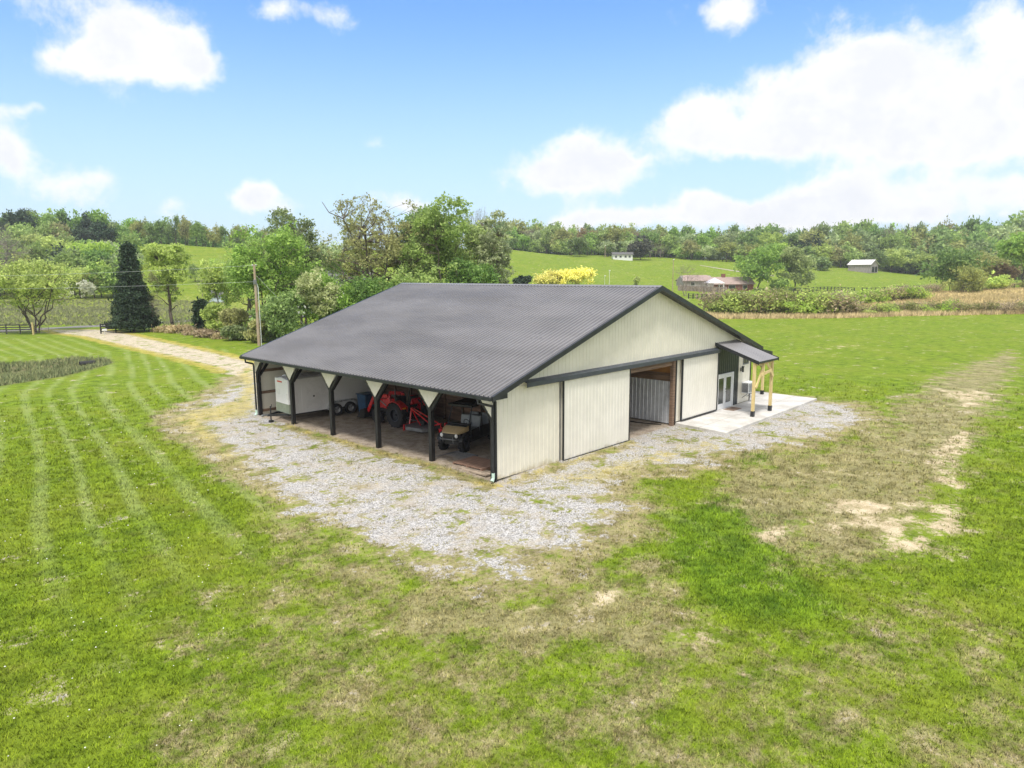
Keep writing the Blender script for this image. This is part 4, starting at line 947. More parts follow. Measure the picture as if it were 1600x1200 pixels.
def tree_data(kind, h, w, seed, nclump, nleaf, lsize, th=.16, stems=1, crown_lo=.22, spread=.5, clump=.11, mat_='mid', bare=0., top=1., limb_r=1.):
    """a tree h tall and w wide as (trunk mesh, crown mesh)"""
    g = np.random.default_rng(seed); pr = random.Random(seed)
    segs = []; nodes = []
    # irregular crown: a few lobes
    nl = 6 if kind != 'cone' else 1
    lobes = [(np.array([g.uniform(-.30,.30)*w, g.uniform(-.30,.30)*w, h*g.uniform(crown_lo+.22, .86)]), g.uniform(.42,.75)) for _ in range(nl)]
    lobes.append((np.array([0,0,h*(crown_lo+1)/2]), 1.))
    cl = []
    tries = 0
    while len(cl) < nclump and tries < nclump*60:
        tries += 1
        if kind == 'cone':
            z = h*(.04+.95*g.random()**1.25); rad = w/2*(1-z/h)**.95; a = g.uniform(0,2*math.pi); rad *= .88+.16*math.sin(z*4+seed+1.5*math.sin(a))+.10*math.sin(a*3+z*1.7); r = rad*math.sqrt(g.uniform(.25,1))
            cl.append(np.array([r*math.cos(a), r*math.sin(a), z])); continue
        c, s = lobes[g.integers(len(lobes))]
        v = g.normal(size=3); v /= np.linalg.norm(v); v *= g.uniform(.55,1)**.5*1.0
        rx = w*.5*s*.80 if s < 1 else w*.52; rz_ = h*(1-crown_lo)*.5*s*(.62 if s < 1 else .97)
        p = c+v*np.array([rx,rx,rz_])
        if s == 1. and g.random() < .25: continue
        if p[2] < h*crown_lo*.8 or p[2] > h: continue
        cl.append(p)
    cl = np.array(cl)
    # skeleton
    def path(p0, p1, r0, r1, n=4, wob=.04, curve=0.):
        pts = [np.array(p0, float)]; L = np.linalg.norm(np.array(p1)-p0)
        for i in range(1, n+1):
            t = i/n; q = np.array(p0)*(1-t)+np.array(p1)*t+g.normal(size=3)*L*wob*(1 if i < n else .3)
            q[2] += curve*L*math.sin(t*math.pi)
            pts.append(q)
        for i in range(n):
            a, b = r0+(r1-r0)*i/n, r0+(r1-r0)*(i+1)/n
            segs.append((pts[i], pts[i+1], a, b)); nodes.append((pts[i+1], b))
        return pts
    tr_ = th*h*.1*limb_r
    if kind == 'cone':
        path((0,0,-.3), (0,0,h*.96), tr_*1.1, .02, 8, .01)
    else:
        for s in range(stems):
            a = 2*math.pi*s/max(1,stems)+g.uniform(0,1); lean = 0 if stems == 1 else w*.24
            topz = h*(.72 if stems == 1 else g.uniform(.6,.8))*top
            bpt = (0 if stems == 1 else .25*math.cos(a), 0 if stems == 1 else .25*math.sin(a), -.3)
            pts = path(bpt, (lean*math.cos(a), lean*math.sin(a), topz), tr_/math.sqrt(stems)*1.15, tr_*.22/math.sqrt(stems), 7, .022)
            for k in range(max(3, int(9/stems)+3)):
                t = g.uniform(crown_lo*1.0, .97); i = min(int(t*7), 6); p0 = pts[i]*(1-(t*7-i))+pts[i+1]*(t*7-i)
                b = g.uniform(0,2*math.pi); up = g.uniform(.35,1.1); Ln = w*spread*g.uniform(.55,.95)*(1-.45*t)
                p1 = p0+np.array([math.cos(b)*Ln, math.sin(b)*Ln, Ln*up]); p1[2] = min(p1[2], h*.95)
                path(p0, p1, tr_*.42*(1-.5*t), tr_*.08, 4, .05, .06)
    N = np.array([n_[0] for n_ in nodes]); NR = np.array([n_[1] for n_ in nodes])
    for p in cl:
        d = np.linalg.norm(N-p, axis=1)+np.maximum(0, N[:,2]-p[2])*1.5; i = int(np.argmin(d)); 
        r = max(min(NR[i]*.6, tr_*.10), .012*limb_r*h/14)
        m_ = (N[i]+p)/2+g.normal(size=3)*d[i]*.07; m_[2] += .04*d[i]
        segs.append((N[i], m_, r, r*.75)); segs.append((m_, p, r*.75, r*.4))
        if bare:
            for _ in range(int(bare)):
                v = g.normal(size=3)*clump*w*.9; v[2] = abs(v[2])*1.1; segs.append((m_ if g.random() < .4 else p, p+v, r*.45, r*.2))
    trunk = tubes_mesh('trunk', segs, {'bare':m_twig}.get(mat_, m_bark) if mat_ != 'shrub' else m_stem)
    crown = None
    if nleaf:
        per = g.integers(0, len(cl), nleaf); off = g.normal(size=(nleaf,3)); off *= (g.random((nleaf,1))**.5)*clump*w*np.array([1,1,.75])
        wgt = np.ones(nleaf)
        pos = cl[per]+off
        pos = pos[pos[:,2] > .05*h]
        crown = leaves_mesh('crown', pos, lsize, LM[mat_ if mat_ in LM else 'mid'], .5, g)
    return trunk, crown
def place_tree(data, x, y, rz_, label, cat='tree', group=None, s=(1,1,1), name='tree', z=None):
    tk_, cr = data
    e = empty(name, (x, y, (H(x, y) if z is None else z)-.05), rz_, label, cat, group); e.scale = s
    for nm, me in (('trunk', tk_), ('crown', cr)):
        if me: o = bpy.data.objects.new(nm, me); C.objects.link(o); o.parent = e
    return e
def ztop(ypx, D): return 7.7+(424-ypx)*D/1100
def tree(px, D, ytop, wpx, kind, label, name='tree', seed=None, cat='tree', group=None, **kw):
    x, y = at(px, D); g0 = H(x, y); h = ztop(ytop, D)-g0; w_ = wpx*D/1100
    seed = seed if seed is not None else int(px*7+D)
    d = tree_data(kind, h, w_, seed, **kw); return place_tree(d, x, y, 0, label, cat, group, name=name)
DET = dict(nclump=300, nleaf=17000, lsize=.26, clump=.07)
if QUICK: DET = dict(nclump=200, nleaf=6000, lsize=.42, clump=.08)
q_ = .4 if QUICK else 1.
def det(**k): d = dict(DET); d.update(k); d['nleaf'] = int(d['nleaf']*(q_ if 'nleaf' in k else 1)); return d
# the group behind the barn, left to right
tree(432, 84, 344, 128, 'b', 'tall bright green tree just right of the utility pole', 'leafy_tree', **det(mat_='fresh', nleaf=15000, stems=3, clump=.06))
tree(478, 95, 328, 80, 'b', 'slim tall green tree with a narrow pointed top behind the bright green one', 'leafy_tree', **det(mat_='mid', nleaf=9000, clump=.07, stems=2))
tree(392, 100, 352, 62, 'b', 'fresh green tree at the left edge of the clump behind the utility pole', 'leafy_tree', **det(mat_='fresh', nleaf=9000, stems=2))
tree(352, 104, 400, 60, 'b', 'soft lime tree behind the blue shed and left of the pole', 'leafy_tree', **det(mat_='lime', nleaf=7000, stems=2))
tree(525, 104, 376, 96, 'b', 'pale sage tree in the gap between the two tallest trees', 'leafy_tree', **det(mat_='pale', nleaf=9000, stems=2))
tree(600, 90, 300, 195, 'b', 'tallest spreading tree with sparse olive buds and open branches', 'budding_tree', **det(mat_='olive', nleaf=9000, lsize=.22, nclump=460, clump=.024, stems=2, crown_lo=.25, spread=.55, bare=2, limb_r=1.3))
tree(566, 99, 322, 90, 'b', 'airy rust tinged tree on the left shoulder of the tallest tree', 'budding_tree', **det(mat_='olive', nleaf=4500, lsize=.22, nclump=260, clump=.032, stems=2, bare=2))
tree(648, 97, 330, 90, 'b', 'green tree close against the right side of the tallest tree', 'leafy_tree', **det(mat_='mid', nleaf=11000, stems=2))
tree(704, 88, 314, 112, 'b', 'full mid green tree above the middle of the barn ridge', 'leafy_tree', **det(mat_='fresh', nleaf=14000, clump=.055, stems=2))
tree(745, 95, 345, 70, 'b', 'small fresh green tree left of the pale budding one', 'leafy_tree', **det(mat_='fresh', nleaf=9000, stems=2))
tree(775, 92, 328, 66, 'b', 'pale budding tree with bare tips at the right end of the clump', 'budding_tree', **det(mat_='pale', nleaf=5500, nclump=260, clump=.045, stems=3, bare=3))
tree(748, 108, 318, 50, 'b', 'nearly leafless mauve tree rising behind the clump', 'bare_tree', **det(mat_='bare', nleaf=0, nclump=220, clump=.06, stems=2, bare=5))
tree(498, 80, 416, 78, 'b', 'pale cream blossoming small tree behind the near slope of the roof', 'flowering_tree', **det(mat_='cream', nleaf=5000, nclump=150, clump=.06, stems=3, crown_lo=.15))
tree(520, 82, 430, 90, 'b', 'green understorey tree mixed with the creamy flowering one', 'leafy_tree', **det(mat_='fresh', nleaf=9000, stems=3, crown_lo=.1))
tree(585, 84, 420, 110, 'b', 'low leafy tree beneath the tallest tree', 'leafy_tree', **det(mat_='mid', nleaf=10000, stems=3, crown_lo=.08))
tree(660, 84, 405, 100, 'b', 'low lush tree just behind the left end of the ridge', 'leafy_tree', **det(mat_='fresh', nleaf=10000, stems=3, crown_lo=.08))
tree(735, 86, 405, 80, 'b', 'rounded low green tree behind the ridge under the full tree', 'leafy_tree', **det(mat_='mid', nleaf=9000, stems=3, crown_lo=.08))
tree(450, 78, 452, 70, 'b', 'dense shaded bush tree right behind the utility pole guy wire', 'leafy_tree', **det(mat_='mid', nleaf=8000, stems=3, crown_lo=.05))
tree(420, 80, 470, 50, 'b', 'small dark green bushy tree at the foot of the utility pole', 'leafy_tree', **det(mat_='mid', nleaf=6000, stems=3, crown_lo=.05))
# left of the driveway
tree(60, 94, 394, 138, 'b', 'wide many-stemmed yellow green tree behind the board fence at the far left', 'spreading_tree', **det(mat_='lime', nleaf=12000, nclump=330, clump=.045, stems=6, crown_lo=.30, bare=2, limb_r=1.5))
tree(213, 95, 380, 80, 'cone', 'dark conical evergreen beside the driveway fence', 'conifer', **det(mat_='dark', nleaf=30000, nclump=900, clump=.055, lsize=.24))
tree(240, 95.5, 448, 52, 'b', 'leafless purplish little tree against the dark evergreen', 'bare_tree', **det(mat_='bare', nleaf=0, nclump=200, clump=.07, stems=3, bare=5, crown_lo=.25))
tree(272, 98, 371, 72, 'b', 'slender upright light green tree right of the dark evergreen', 'slender_tree', **det(mat_='lime', nleaf=8000, nclump=220, clump=.05, crown_lo=.3, spread=.45, limb_r=1.2))
tree(322, 91, 462, 30, 'b', 'dark ivy covered stump between the slim tree and the lime bushes', 'ivy_stump', **det(mat_='dark', nleaf=6000, nclump=80, clump=.12, crown_lo=.02, limb_r=2.))
tree(346, 88, 470, 44, 'b', 'lime green bush right of the ivy covered stump', 'bush', cat='bush', **det(mat_='lime', nleaf=6000, stems=4, crown_lo=.05))
tree(376, 86, 478, 50, 'b', 'brown and green tangle bush left of the utility pole', 'bush', cat='bush', **det(mat_='olive', nleaf=5500, stems=5, crown_lo=.05, bare=3))
tree(372, 82, 505, 46, 'b', 'low dark green bush in front of the tangle by the pole', 'bush', cat='bush', **det(mat_='mid', nleaf=5000, stems=4, crown_lo=.02))
tree(402, 79, 495, 40, 'b', 'low twiggy bush directly behind the pole base', 'bush', cat='bush', **det(mat_='olive', nleaf=3500, stems=5, crown_lo=.02, bare=3))
for i,(px,D,yt) in enumerate(((262,94.5,507),(282,93,506),(302,90,508),(326,86,512),(350,84.5,520))):
    tree(px, D, yt, 34, 'b', None, 'brush', cat='brush', group='tawny brush along the driveway bank', **det(mat_='straw', nleaf=2500, nclump=60, stems=6, crown_lo=.02, bare=4, clump=.12))['label'] = 'tawny leafless brush on the bank between the drive and the road'
# valley and hillside singles
x_ = dict(nclump=110, nleaf=int(4200*q_), lsize=.62, clump=.085)
tree(1180, 238, 386, 68, 'b', 'large round green tree beside the brown roofed house', 'round_tree', **dict(x_, mat_='fresh', nleaf=6500, crown_lo=.2))
tree(1238, 243, 391, 58, 'b', 'second round green tree, right of the house and nearer the black fence', 'round_tree', **dict(x_, mat_='fresh', nleaf=6000, crown_lo=.12))
tree(1216, 236, 436, 30, 'b', 'small green bush tree between the two round trees', 'leafy_tree', **dict(x_, mat_='fresh', nleaf=2200, crown_lo=.05))
tree(1068, 188, 414, 50, 'b', 'bare grey tree in front of the brown roofed house', 'bare_tree', **dict(x_, mat_='bare', nleaf=0, bare=5, stems=2, clump=.09, crown_lo=.25, limb_r=1.3))
tree(1098, 186, 428, 34, 'b', 'smaller bare tree between the house and the post fence', 'bare_tree', **dict(x_, mat_='bare', nleaf=0, bare=5, stems=2, clump=.09, crown_lo=.25, limb_r=1.3))
tree(905, 318, 374, 30, 'b', 'dark green tree standing alone at the wood edge on the hill', 'leafy_tree', **dict(x_, mat_='mid', nleaf=2500, lsize=.8, crown_lo=.1))
tree(999, 322, 370, 32, 'b', 'dark reddish pine beside the white cottage', 'pine_tree', **dict(x_, mat_='pine', nleaf=4200, lsize=.8, crown_lo=.05))
tree(811, 190, 433, 18, 'b', 'left of two dark green shrubs above the ridge line', 'shrub', cat='shrub', **dict(x_, mat_='dark', nleaf=2200, lsize=.4, crown_lo=0., stems=3))
tree(823, 190, 431, 20, 'b', 'dark green shrub touching the yellow blossoms', 'shrub', cat='shrub', **dict(x_, mat_='dark', nleaf=2400, lsize=.4, crown_lo=0., stems=3))
tree(858, 192, 423, 50, 'b', 'bright golden flowering bush above the roof ridge, left one', 'flowering_bush', cat='bush', **dict(x_, mat_='gold', nleaf=6500, lsize=.42, crown_lo=0., stems=5))
tree(896, 191, 421, 54, 'b', 'bright golden flowering bush above the roof ridge, right one', 'flowering_bush', cat='bush', **dict(x_, mat_='gold', nleaf=7000, lsize=.42, crown_lo=0., stems=5))
tree(992, 196, 434, 14, 'b', 'tiny round green shrub just beyond the ridge', 'shrub', cat='shrub', **dict(x_, mat_='lime', nleaf=900, lsize=.4, crown_lo=0.))
tree(1278, 323, 406, 24, 'b', 'dark green tree at the left end of the grey barn', 'leafy_tree', **dict(x_, mat_='mid', nleaf=2500, lsize=.7, crown_lo=.05))
tree(1478, 196, 397, 92, 'b', 'broad grey green tree at the edge of the tan field', 'broad_tree', **dict(x_, mat_='mid', nleaf=6000, crown_lo=.15, stems=3))
tree(1528, 205, 400, 66, 'b', 'mixed olive tree right of the broad grey green one', 'broad_tree', **dict(x_, mat_='olive', nleaf=4500, crown_lo=.1, stems=3, bare=2))
tree(1590, 190, 372, 74, 'b', 'tall green tree at the right edge of the photo beyond the tan field', 'leafy_tree', **dict(x_, mat_='fresh', nleaf=6500, crown_lo=.25, stems=2))
tree(1560, 200, 418, 40, 'b', 'lower brownish tree between the field edge trees', 'budding_tree', **dict(x_, mat_='rust', nleaf=2200, bare=3, crown_lo=.1, stems=3))
tree(1498, 176, 420, 56, 'b', 'large twiggy brown bush with green tips on the rise', 'bush', cat='bush', **dict(x_, mat_='olive', nleaf=2500, lsize=.4, crown_lo=0., stems=6, bare=4))
tree(1548, 180, 428, 34, 'b', 'bright lime bush on the crest of the tan field', 'bush', cat='bush', **dict(x_, mat_='lime', nleaf=2500, lsize=.4, crown_lo=0., stems=5))

# forests: a handful of tree shapes copied over the slopes, each tree an object
def far_variants(specs):
    out = {}
    for key, n, kw in specs:
        out[key] = [tree_data(kw.pop('kind','b') if i == 0 else 'b', 10., kw.get('w', 8.), 100+i*17+len(key)*31, nclump=80, nleaf=int(2.2*kw.get('nl', 1100)), lsize=.55, clump=.10, mat_=kw['m'], crown_lo=kw.get('lo', .15), bare=kw.get('bare', 0), stems=kw.get('stems', 1), limb_r=1.3, spread=.45) for i in range(n)]
    return out
FV = far_variants([('fresh',3,dict(m='fresh',lo=.04)),('mid',3,dict(m='mid',lo=.04)),('lime',2,dict(m='lime')),('olive',3,dict(m='olive',nl=700,bare=1)),('rust',2,dict(m='rust',nl=650,bare=2)),('dark',2,dict(m='dark',nl=1300,lo=.05)),('bare',2,dict(m='bare',nl=0,bare=6)),('tall',3,dict(m='mid',nl=500,lo=.45,w=5.5)),('pale',2,dict(m='pale',nl=900))])
DESC = dict(fresh='fresh green leafy tree', mid='mid green leafy tree', lime='yellow green tree', olive='olive budding tree', rust='rusty brown budding tree', dark='dark green evergreen tree', bare='leafless mauve grey tree', tall='tall thin tree with a high sparse crown', pale='pale sage green tree')
pr = random.Random(5)
def forest(n, upx, dfun, hfun, mixw, where, group, wfac=(.7,1.0)):
    keys = list(mixw); ws = [mixw[k] for k in keys]
    for i in range(n):
        px = upx[0]+(upx[1]-upx[0])*(i+pr.random())/n; D, ytop = dfun(px), None
        x, y = at(px, D); g0 = H(x, y); h = hfun(px, D, g0)
        if h < 2.5: continue
        k = pr.choices(keys, ws)[0]; d = pr.choice(FV[k]); s = h/10.; wf = pr.uniform(*wfac)*(1.0 if k != 'tall' else .9)
        place_tree(d, x, y, pr.uniform(0,6.28), '%s %s' % (DESC[k], where), 'tree', '%s, %s' % (group, k), (s*wf, s*wf, s), name={'dark':'evergreen_tree','bare':'bare_tree','tall':'tall_tree'}.get(k,'forest_tree'))
sky_r = lambda px: float(np.interp(px, [700,760,800,850,900,950,1000,1050,1100,1150,1200,1250,1300,1340,1400,1450,1500,1560,1600,1800], [345,340,346,350,357,354,355,361,360,358,358,357,354,350,356,358,348,352,346,345]))
sky_l = lambda px: float(np.interp(px, [-200,0,50,100,150,180,200,240,300,330,370,420], [325,326,322,326,322,332,343,340,338,344,350,355]))
# right wood: front rank, then taller ranks behind
mixR = dict(fresh=4.5, mid=4, olive=3, rust=.35, bare=1.6, pale=3, dark=.15, lime=1.3)
forest(46, (775,1660), lambda px: pr.uniform(334,346), lambda px,D,g0: pr.uniform(.42,.62)*(ztop(sky_r(px),D)-g0), mixR, 'in the front of the wood on the right', 'right wood front rank', (1.1,1.7))
forest(58, (770,1700), lambda px: pr.uniform(350,364), lambda px,D,g0: pr.uniform(.72,.95)*(ztop(sky_r(px),D)-g0), mixR, 'in the middle of the wood on the right', 'right wood middle rank', (.85,1.2))
forest(62, (1040,1700), lambda px: pr.uniform(368,392), lambda px,D,g0: pr.uniform(.9,1.06)*(ztop(sky_r(px),D)-g0), dict(mid=2,fresh=2,tall=6,olive=1,bare=1), 'on the skyline right', 'right wood skyline', (.6,.9))
forest(34, (770,1050), lambda px: pr.uniform(368,385), lambda px,D,g0: pr.uniform(.86,1.04)*(ztop(sky_r(px),D)-g0), dict(mid=3,fresh=3,tall=1,olive=2,bare=2,rust=1), 'on the skyline behind the hilltop field', 'hilltop skyline', (.8,1.1))
forest(7, (1545,1680), lambda px: pr.uniform(205,240), lambda px,D,g0: pr.uniform(.5,.8)*(ztop(360,D)-g0), mixR, 'beyond the tan field', 'right edge trees')
# left wooded slope, from the field up to the crest
lw = lambda a, b: (lambda px: pr.uniform(a, b))
capL = lambda f0, f1, hmax: (lambda px,D,g0: min(pr.uniform(f0, f1)*hmax, max(3., ztop(sky_l(px),D)-g0)))
forest(17, (-70,215), lw(176,190), capL(.7,1.,11), dict(lime=4,fresh=4,olive=2,bare=1,pale=1), 'at the foot of the wooded slope beyond the meadow', 'left slope foot', (.9,1.2))
forest(17, (-80,215), lw(198,214), capL(.8,1.,12), dict(lime=3,fresh=4,mid=2,pale=2,bare=1.3,dark=.5), 'low on the left wooded slope', 'left slope low', (.85,1.15))
forest(17, (-80,225), lw(226,244), capL(.8,1.,12), dict(lime=2,fresh=4,mid=3,pale=2,bare=1,dark=2), 'halfway up the left wooded slope', 'left slope middle', (.85,1.15))
forest(20, (-90,215), lw(258,276), capL(.85,1.05,13), dict(fresh=3,mid=3,dark=5,olive=1), 'high on the left wooded slope', 'left slope high', (.8,1.05))
forest(24, (-90,205), lw(290,305), capL(.9,1.,16), dict(mid=3,dark=4,olive=1,fresh=1), 'on the crest of the left slope', 'left crest', (.65,.9))
forest(26, (190,420), lw(294,308), lambda px,D,g0: pr.uniform(.8,1.04)*(ztop(sky_l(px),D)-g0), dict(olive=4,bare=3,mid=2,rust=1,tall=2,fresh=1), 'on the ridge above the left hillside field', 'left ridge', (.6,.95))
forest(9, (215,400), lw(185,215), capL(.45,.7,9), dict(lime=2,fresh=3,bare=1,olive=1), 'in the dip below the left hillside field', 'left dip')
tree(8, 186, 344, 100, 'b', 'big leafless mauve grey tree at the left edge of the photo', 'bare_tree', **dict(x_, mat_='bare', nleaf=0, nclump=260, bare=6, stems=3, clump=.07, crown_lo=.15, limb_r=1.2))
tree(142, 172, 430, 26, 'b', 'small white blossoming tree at the foot of the left slope', 'flowering_tree', **dict(x_, mat_='white', nleaf=1600, lsize=.4, crown_lo=.05, stems=3))
tree(112, 173, 436, 22, 'b', 'smaller white blossoming bush left of the white blossoming tree', 'flowering_bush', cat='bush', **dict(x_, mat_='white', nleaf=500, lsize=.35, crown_lo=.05, stems=3, bare=2))
# a solid far wood closing the gaps between trunks
def far_wood():
    P_ = []
    for px in np.arange(740, 1760, 5.0):
        for _ in range(2):
            D = pr.uniform(365, 440); x, y = at(px+pr.uniform(-4,4), D); g0 = H(x, y); h = (ztop(sky_r(px)+9, D)-g0)*pr.uniform(.6,.92); w_ = pr.uniform(5,9); n = 300
            v = rng.normal(size=(n,3)); v /= np.linalg.norm(v, axis=1, keepdims=True); v *= rng.random((n,1))**.4
            P_.append(np.stack([x+v[:,0]*w_/2, y+v[:,1]*w_/2, g0+h*.5+v[:,2]*h*.5], 1))
    for px in np.arange(-160, 430, 6.):
        D = pr.uniform(318, 345); x, y = at(px, D); g0 = H(x, y); h = (ztop(sky_l(px)+10, D)-g0)*pr.uniform(.55,.9); w_ = pr.uniform(5,8); n = 300
        v = rng.normal(size=(n,3)); v /= np.linalg.norm(v, axis=1, keepdims=True); v *= rng.random((n,1))**.4
        P_.append(np.stack([x+v[:,0]*w_/2, y+v[:,1]*w_/2, g0+h*.5+v[:,2]*h*.5], 1))
    me = leaves_mesh('woodland', np.concatenate(P_), 1.15, LM['mid']); o = bpy.data.objects.new('woodland', me); C.objects.link(o)
    tag(o, 'far continuous wood of mixed spring green closing the view', 'woodland', kind='stuff')
far_wood()
# hedge of scrub along the far edge of the mown field
SV = {k: [tree_data('b', 2., w_, 300+i*13+len(k), nclump=46, nleaf=nl, lsize=.17, clump=.13, mat_=mm, crown_lo=0.0, stems=6, bare=4, limb_r=2.0, spread=.4) for i in range(3)]
      for k, nl, mm, w_ in (('lime',700,'lime',3.),('brown',260,'straw',3.),('green',520,'olive',3.))}
SD = dict(lime='yellow green scrub bush', brown='brown twiggy scrub bush', green='dull green scrub bush')
def scrub(n, u0, u1, D0, D1, hf, mixw, where, group):
    for i in range(n):
        px = u0+(u1-u0)*(i+pr.random()*.8)/n; D = D0+(D1-D0)*(i/n)+pr.uniform(-1.5,1.5); x, y = at(px, D); k = pr.choices(list(mixw), list(mixw.values()))[0]
        s = hf(px)*pr.uniform(.75,1.15)/2.; w_ = s*pr.uniform(.9,1.4)
        place_tree(pr.choice(SV[k]), x, y, pr.uniform(0,6), '%s %s' % (SD[k], where), 'bush', '%s, %s' % (group, k), (w_,w_,s), name='scrub_bush')
scrub(30, 1105, 1300, 122, 118, lambda px: 3.9, dict(lime=6,brown=3,green=2), 'in the hedge right of the barn roof', 'hedge beyond the mown field')
scrub(40, 1300, 1640, 118, 113, lambda px: 1.9, dict(lime=.6,brown=4,green=3), 'in the low hedge before the tan field', 'low hedge before the tan field')
scrub(22, 1285, 1440, 150, 148, lambda px: 2.9, dict(lime=4,brown=2,green=3), 'in the second hedge, beyond the scrubby strip', 'second hedge row')
scrub(16, 1400, 1640, 178, 190, lambda px: 2.2, dict(lime=1,brown=3,green=3), 'along the crest of the tan field', 'bushes on the crest')

# tall grass: ditch, hedge feet and the tan field
def tall_grass(name, label, pts, hh, m, nb=4, wd=.02):
    n = len(pts); V = np.empty((n,nb,3,3)); z = hgt(pts[:,0], pts[:,1])-.02
    for k in range(nb):
        ph = rng.uniform(0,2*np.pi,n); off = rng.uniform(0,.15,n); bx = pts[:,0]+np.cos(ph)*off; by = pts[:,1]+np.sin(ph)*off
        f2 = rng.uniform(0,2*np.pi,n); h = hh*rng.uniform(.5,1.2,n); le = h*rng.uniform(.05,.6,n); w_ = wd*rng.uniform(.6,1.3,n)
        V[:,k,0] = np.stack([bx-np.cos(f2)*w_,by-np.sin(f2)*w_,z],1); V[:,k,1] = np.stack([bx+np.cos(f2)*w_,by+np.sin(f2)*w_,z],1); V[:,k,2] = np.stack([bx+np.cos(ph)*le,by+np.sin(ph)*le,z+h],1)
    V = V.reshape(-1,3); me = fast_mesh(name, V, np.arange(len(V)), np.arange(0,len(V),3), [m])
    a = me.attributes.new('bright','FLOAT','POINT'); a.data.foreach_set('value', np.repeat(rng.random(n*nb),3).astype(np.float32))
    o = bpy.data.objects.new(name, me); C.objects.link(o); tag(o, label, 'grass', kind='stuff')
def scatter(n, fn): 
    p = []
    while len(p) < n: 
        q = fn()
        if q is not None: p.append(q)
    return np.array(p)
poly_d = POLY['ditch']
cand = np.stack([rng.uniform(-14,4,9000), rng.uniform(40,58,9000)],1); cand = cand[poly_sd(cand[:,0],cand[:,1],poly_d) > 0]
tall_grass('ditch_grass', 'rank brownish grass growing in the drainage ditch', cand[:1800], .4, LM['meadow'], 5, .03)
tall_grass('ditch_weeds', 'green weeds among the rank grass of the ditch', cand[2600:5200], .30, LM['weeds'], 5, .04)
hp = np.array([at(1100+560*rng.random(), 112+rng.uniform(0,9)) for _ in range(5000)])
tall_grass('hedge_grass', 'tawny tall grass at the foot of the hedge', hp, .8, LM['field'], 4, .05)
fp = np.array([at(1330+330*rng.random(), 122+rng.uniform(0,70)) for _ in range(9000)])
tall_grass('field_grass', 'dry standing grass across the tan field', fp, .45, LM['field'], 4, .06)
lp = np.array([at(-60+420*rng.random(), 106+rng.uniform(0,66)) for _ in range(9000)])
tall_grass('meadow_grass', 'rough straw and green grass in the meadow beyond the road', lp, .4, LM['meadow'], 4, .06)
# little white clover heads in the lawn
cp = []
while len(cp) < 330:
    a = math.radians(rng.uniform(-40, 8))+YAW; r = math.exp(rng.uniform(math.log(11), math.log(48))); x = CX+math.sin(a)*r; y = CY+math.cos(a)*r
    cp.append((x, y))
cp = np.array(cp); mk = masks(cp[:,0], cp[:,1]); cp = cp[(mk['gravel'] < .1) & (mk['brown'] < .6)]
b_ = MB()
for x, y in cp:
    z = H(x,y)+.07; r = .008+.0006*math.hypot(x-CX,y-CY)*rng.uniform(.4,1.3)
    b_.add([(x-r,y,z),(x,y-r,z),(x+r,y,z),(x,y+r,z),(x,y,z+r*.9),(x,y,z-r*.5)], [(0,1,4),(1,2,4),(2,3,4),(3,0,4),(1,0,5),(2,1,5),(3,2,5),(0,3,5)])
o = b_.build('clover_flowers', mat('white_petals', (.8,.82,.75), .7), None); tag(o, 'tiny white clover flowers dotted over the lawn', 'flowers', kind='stuff')

# ------------------------------------------------------------------ pole, wires, fences, far buildings
px_, py_ = 18.03, 53.66
po = empty('utility_pole', (px_,py_,0), 0, 'weathered wooden utility pole with a conduit behind the far corner of the barn', 'utility pole')
m_pole = mat('pole_timber', (.42,.38,.32), .85, col2=(.33,.22,.14), vscale=.35, stretch=(.2,.2,1))
MB().tube([(0,0,-.3),(0,0,4.3),(0,0,8.6)],[.17,.145,.115],12).build('shaft', m_pole, po)
MB().tube([(.22,-.12,-.2),(.22,-.12,6.2),(.12,-.08,6.6)],.045,8).build('conduit', m_liner, po)
b_ = MB(); b_.box((-.05,-.05,6.75),(.28,.28,.5)).box((0,0,8.45),(.5,.08,.08)); b_.build('bracket', m_grey, po, bev=.02)
b_ = MB()
for s in (-.2,.2): b_.lathe([(.001,0),(.05,0),(.06,.06),(.03,.12),(.001,.12)],(s,0,8.49),'Z',10)
b_.build('insulator', m_white, po)
MB().box((-.65,0,4.9),(.8,.12,.12)).build('cross_arm', m_trim, po)
def wire(a, b, sag, r=.012, n=24):
    a, b = Vector(a), Vector(b); return [tuple(a.lerp(b,t/n)-Vector((0,0,sag*4*(t/n)*(1-t/n)))) for t in range(n+1)]
wx, wy = at(-250, 92)
for z0, z1, lab, sg in ((8.5, 7.6, 'upper overhead wire running left from the utility pole', .45),(6.8, 6.0, 'lower overhead wire running left from the utility pole', .35)):
    o = MB().tube(wire((px_,py_,z0),(wx,wy,z1),sg), .009, 5).build('overhead_wire', m_liner); tag(o, lab, 'wire')
o = MB().tube([(px_,py_,7.6),(px_+6.2,py_-2.2,0)], .011, 5).build('guy_wire', m_liner); tag(o, 'slanting guy wire on the barn side of the utility pole', 'wire')

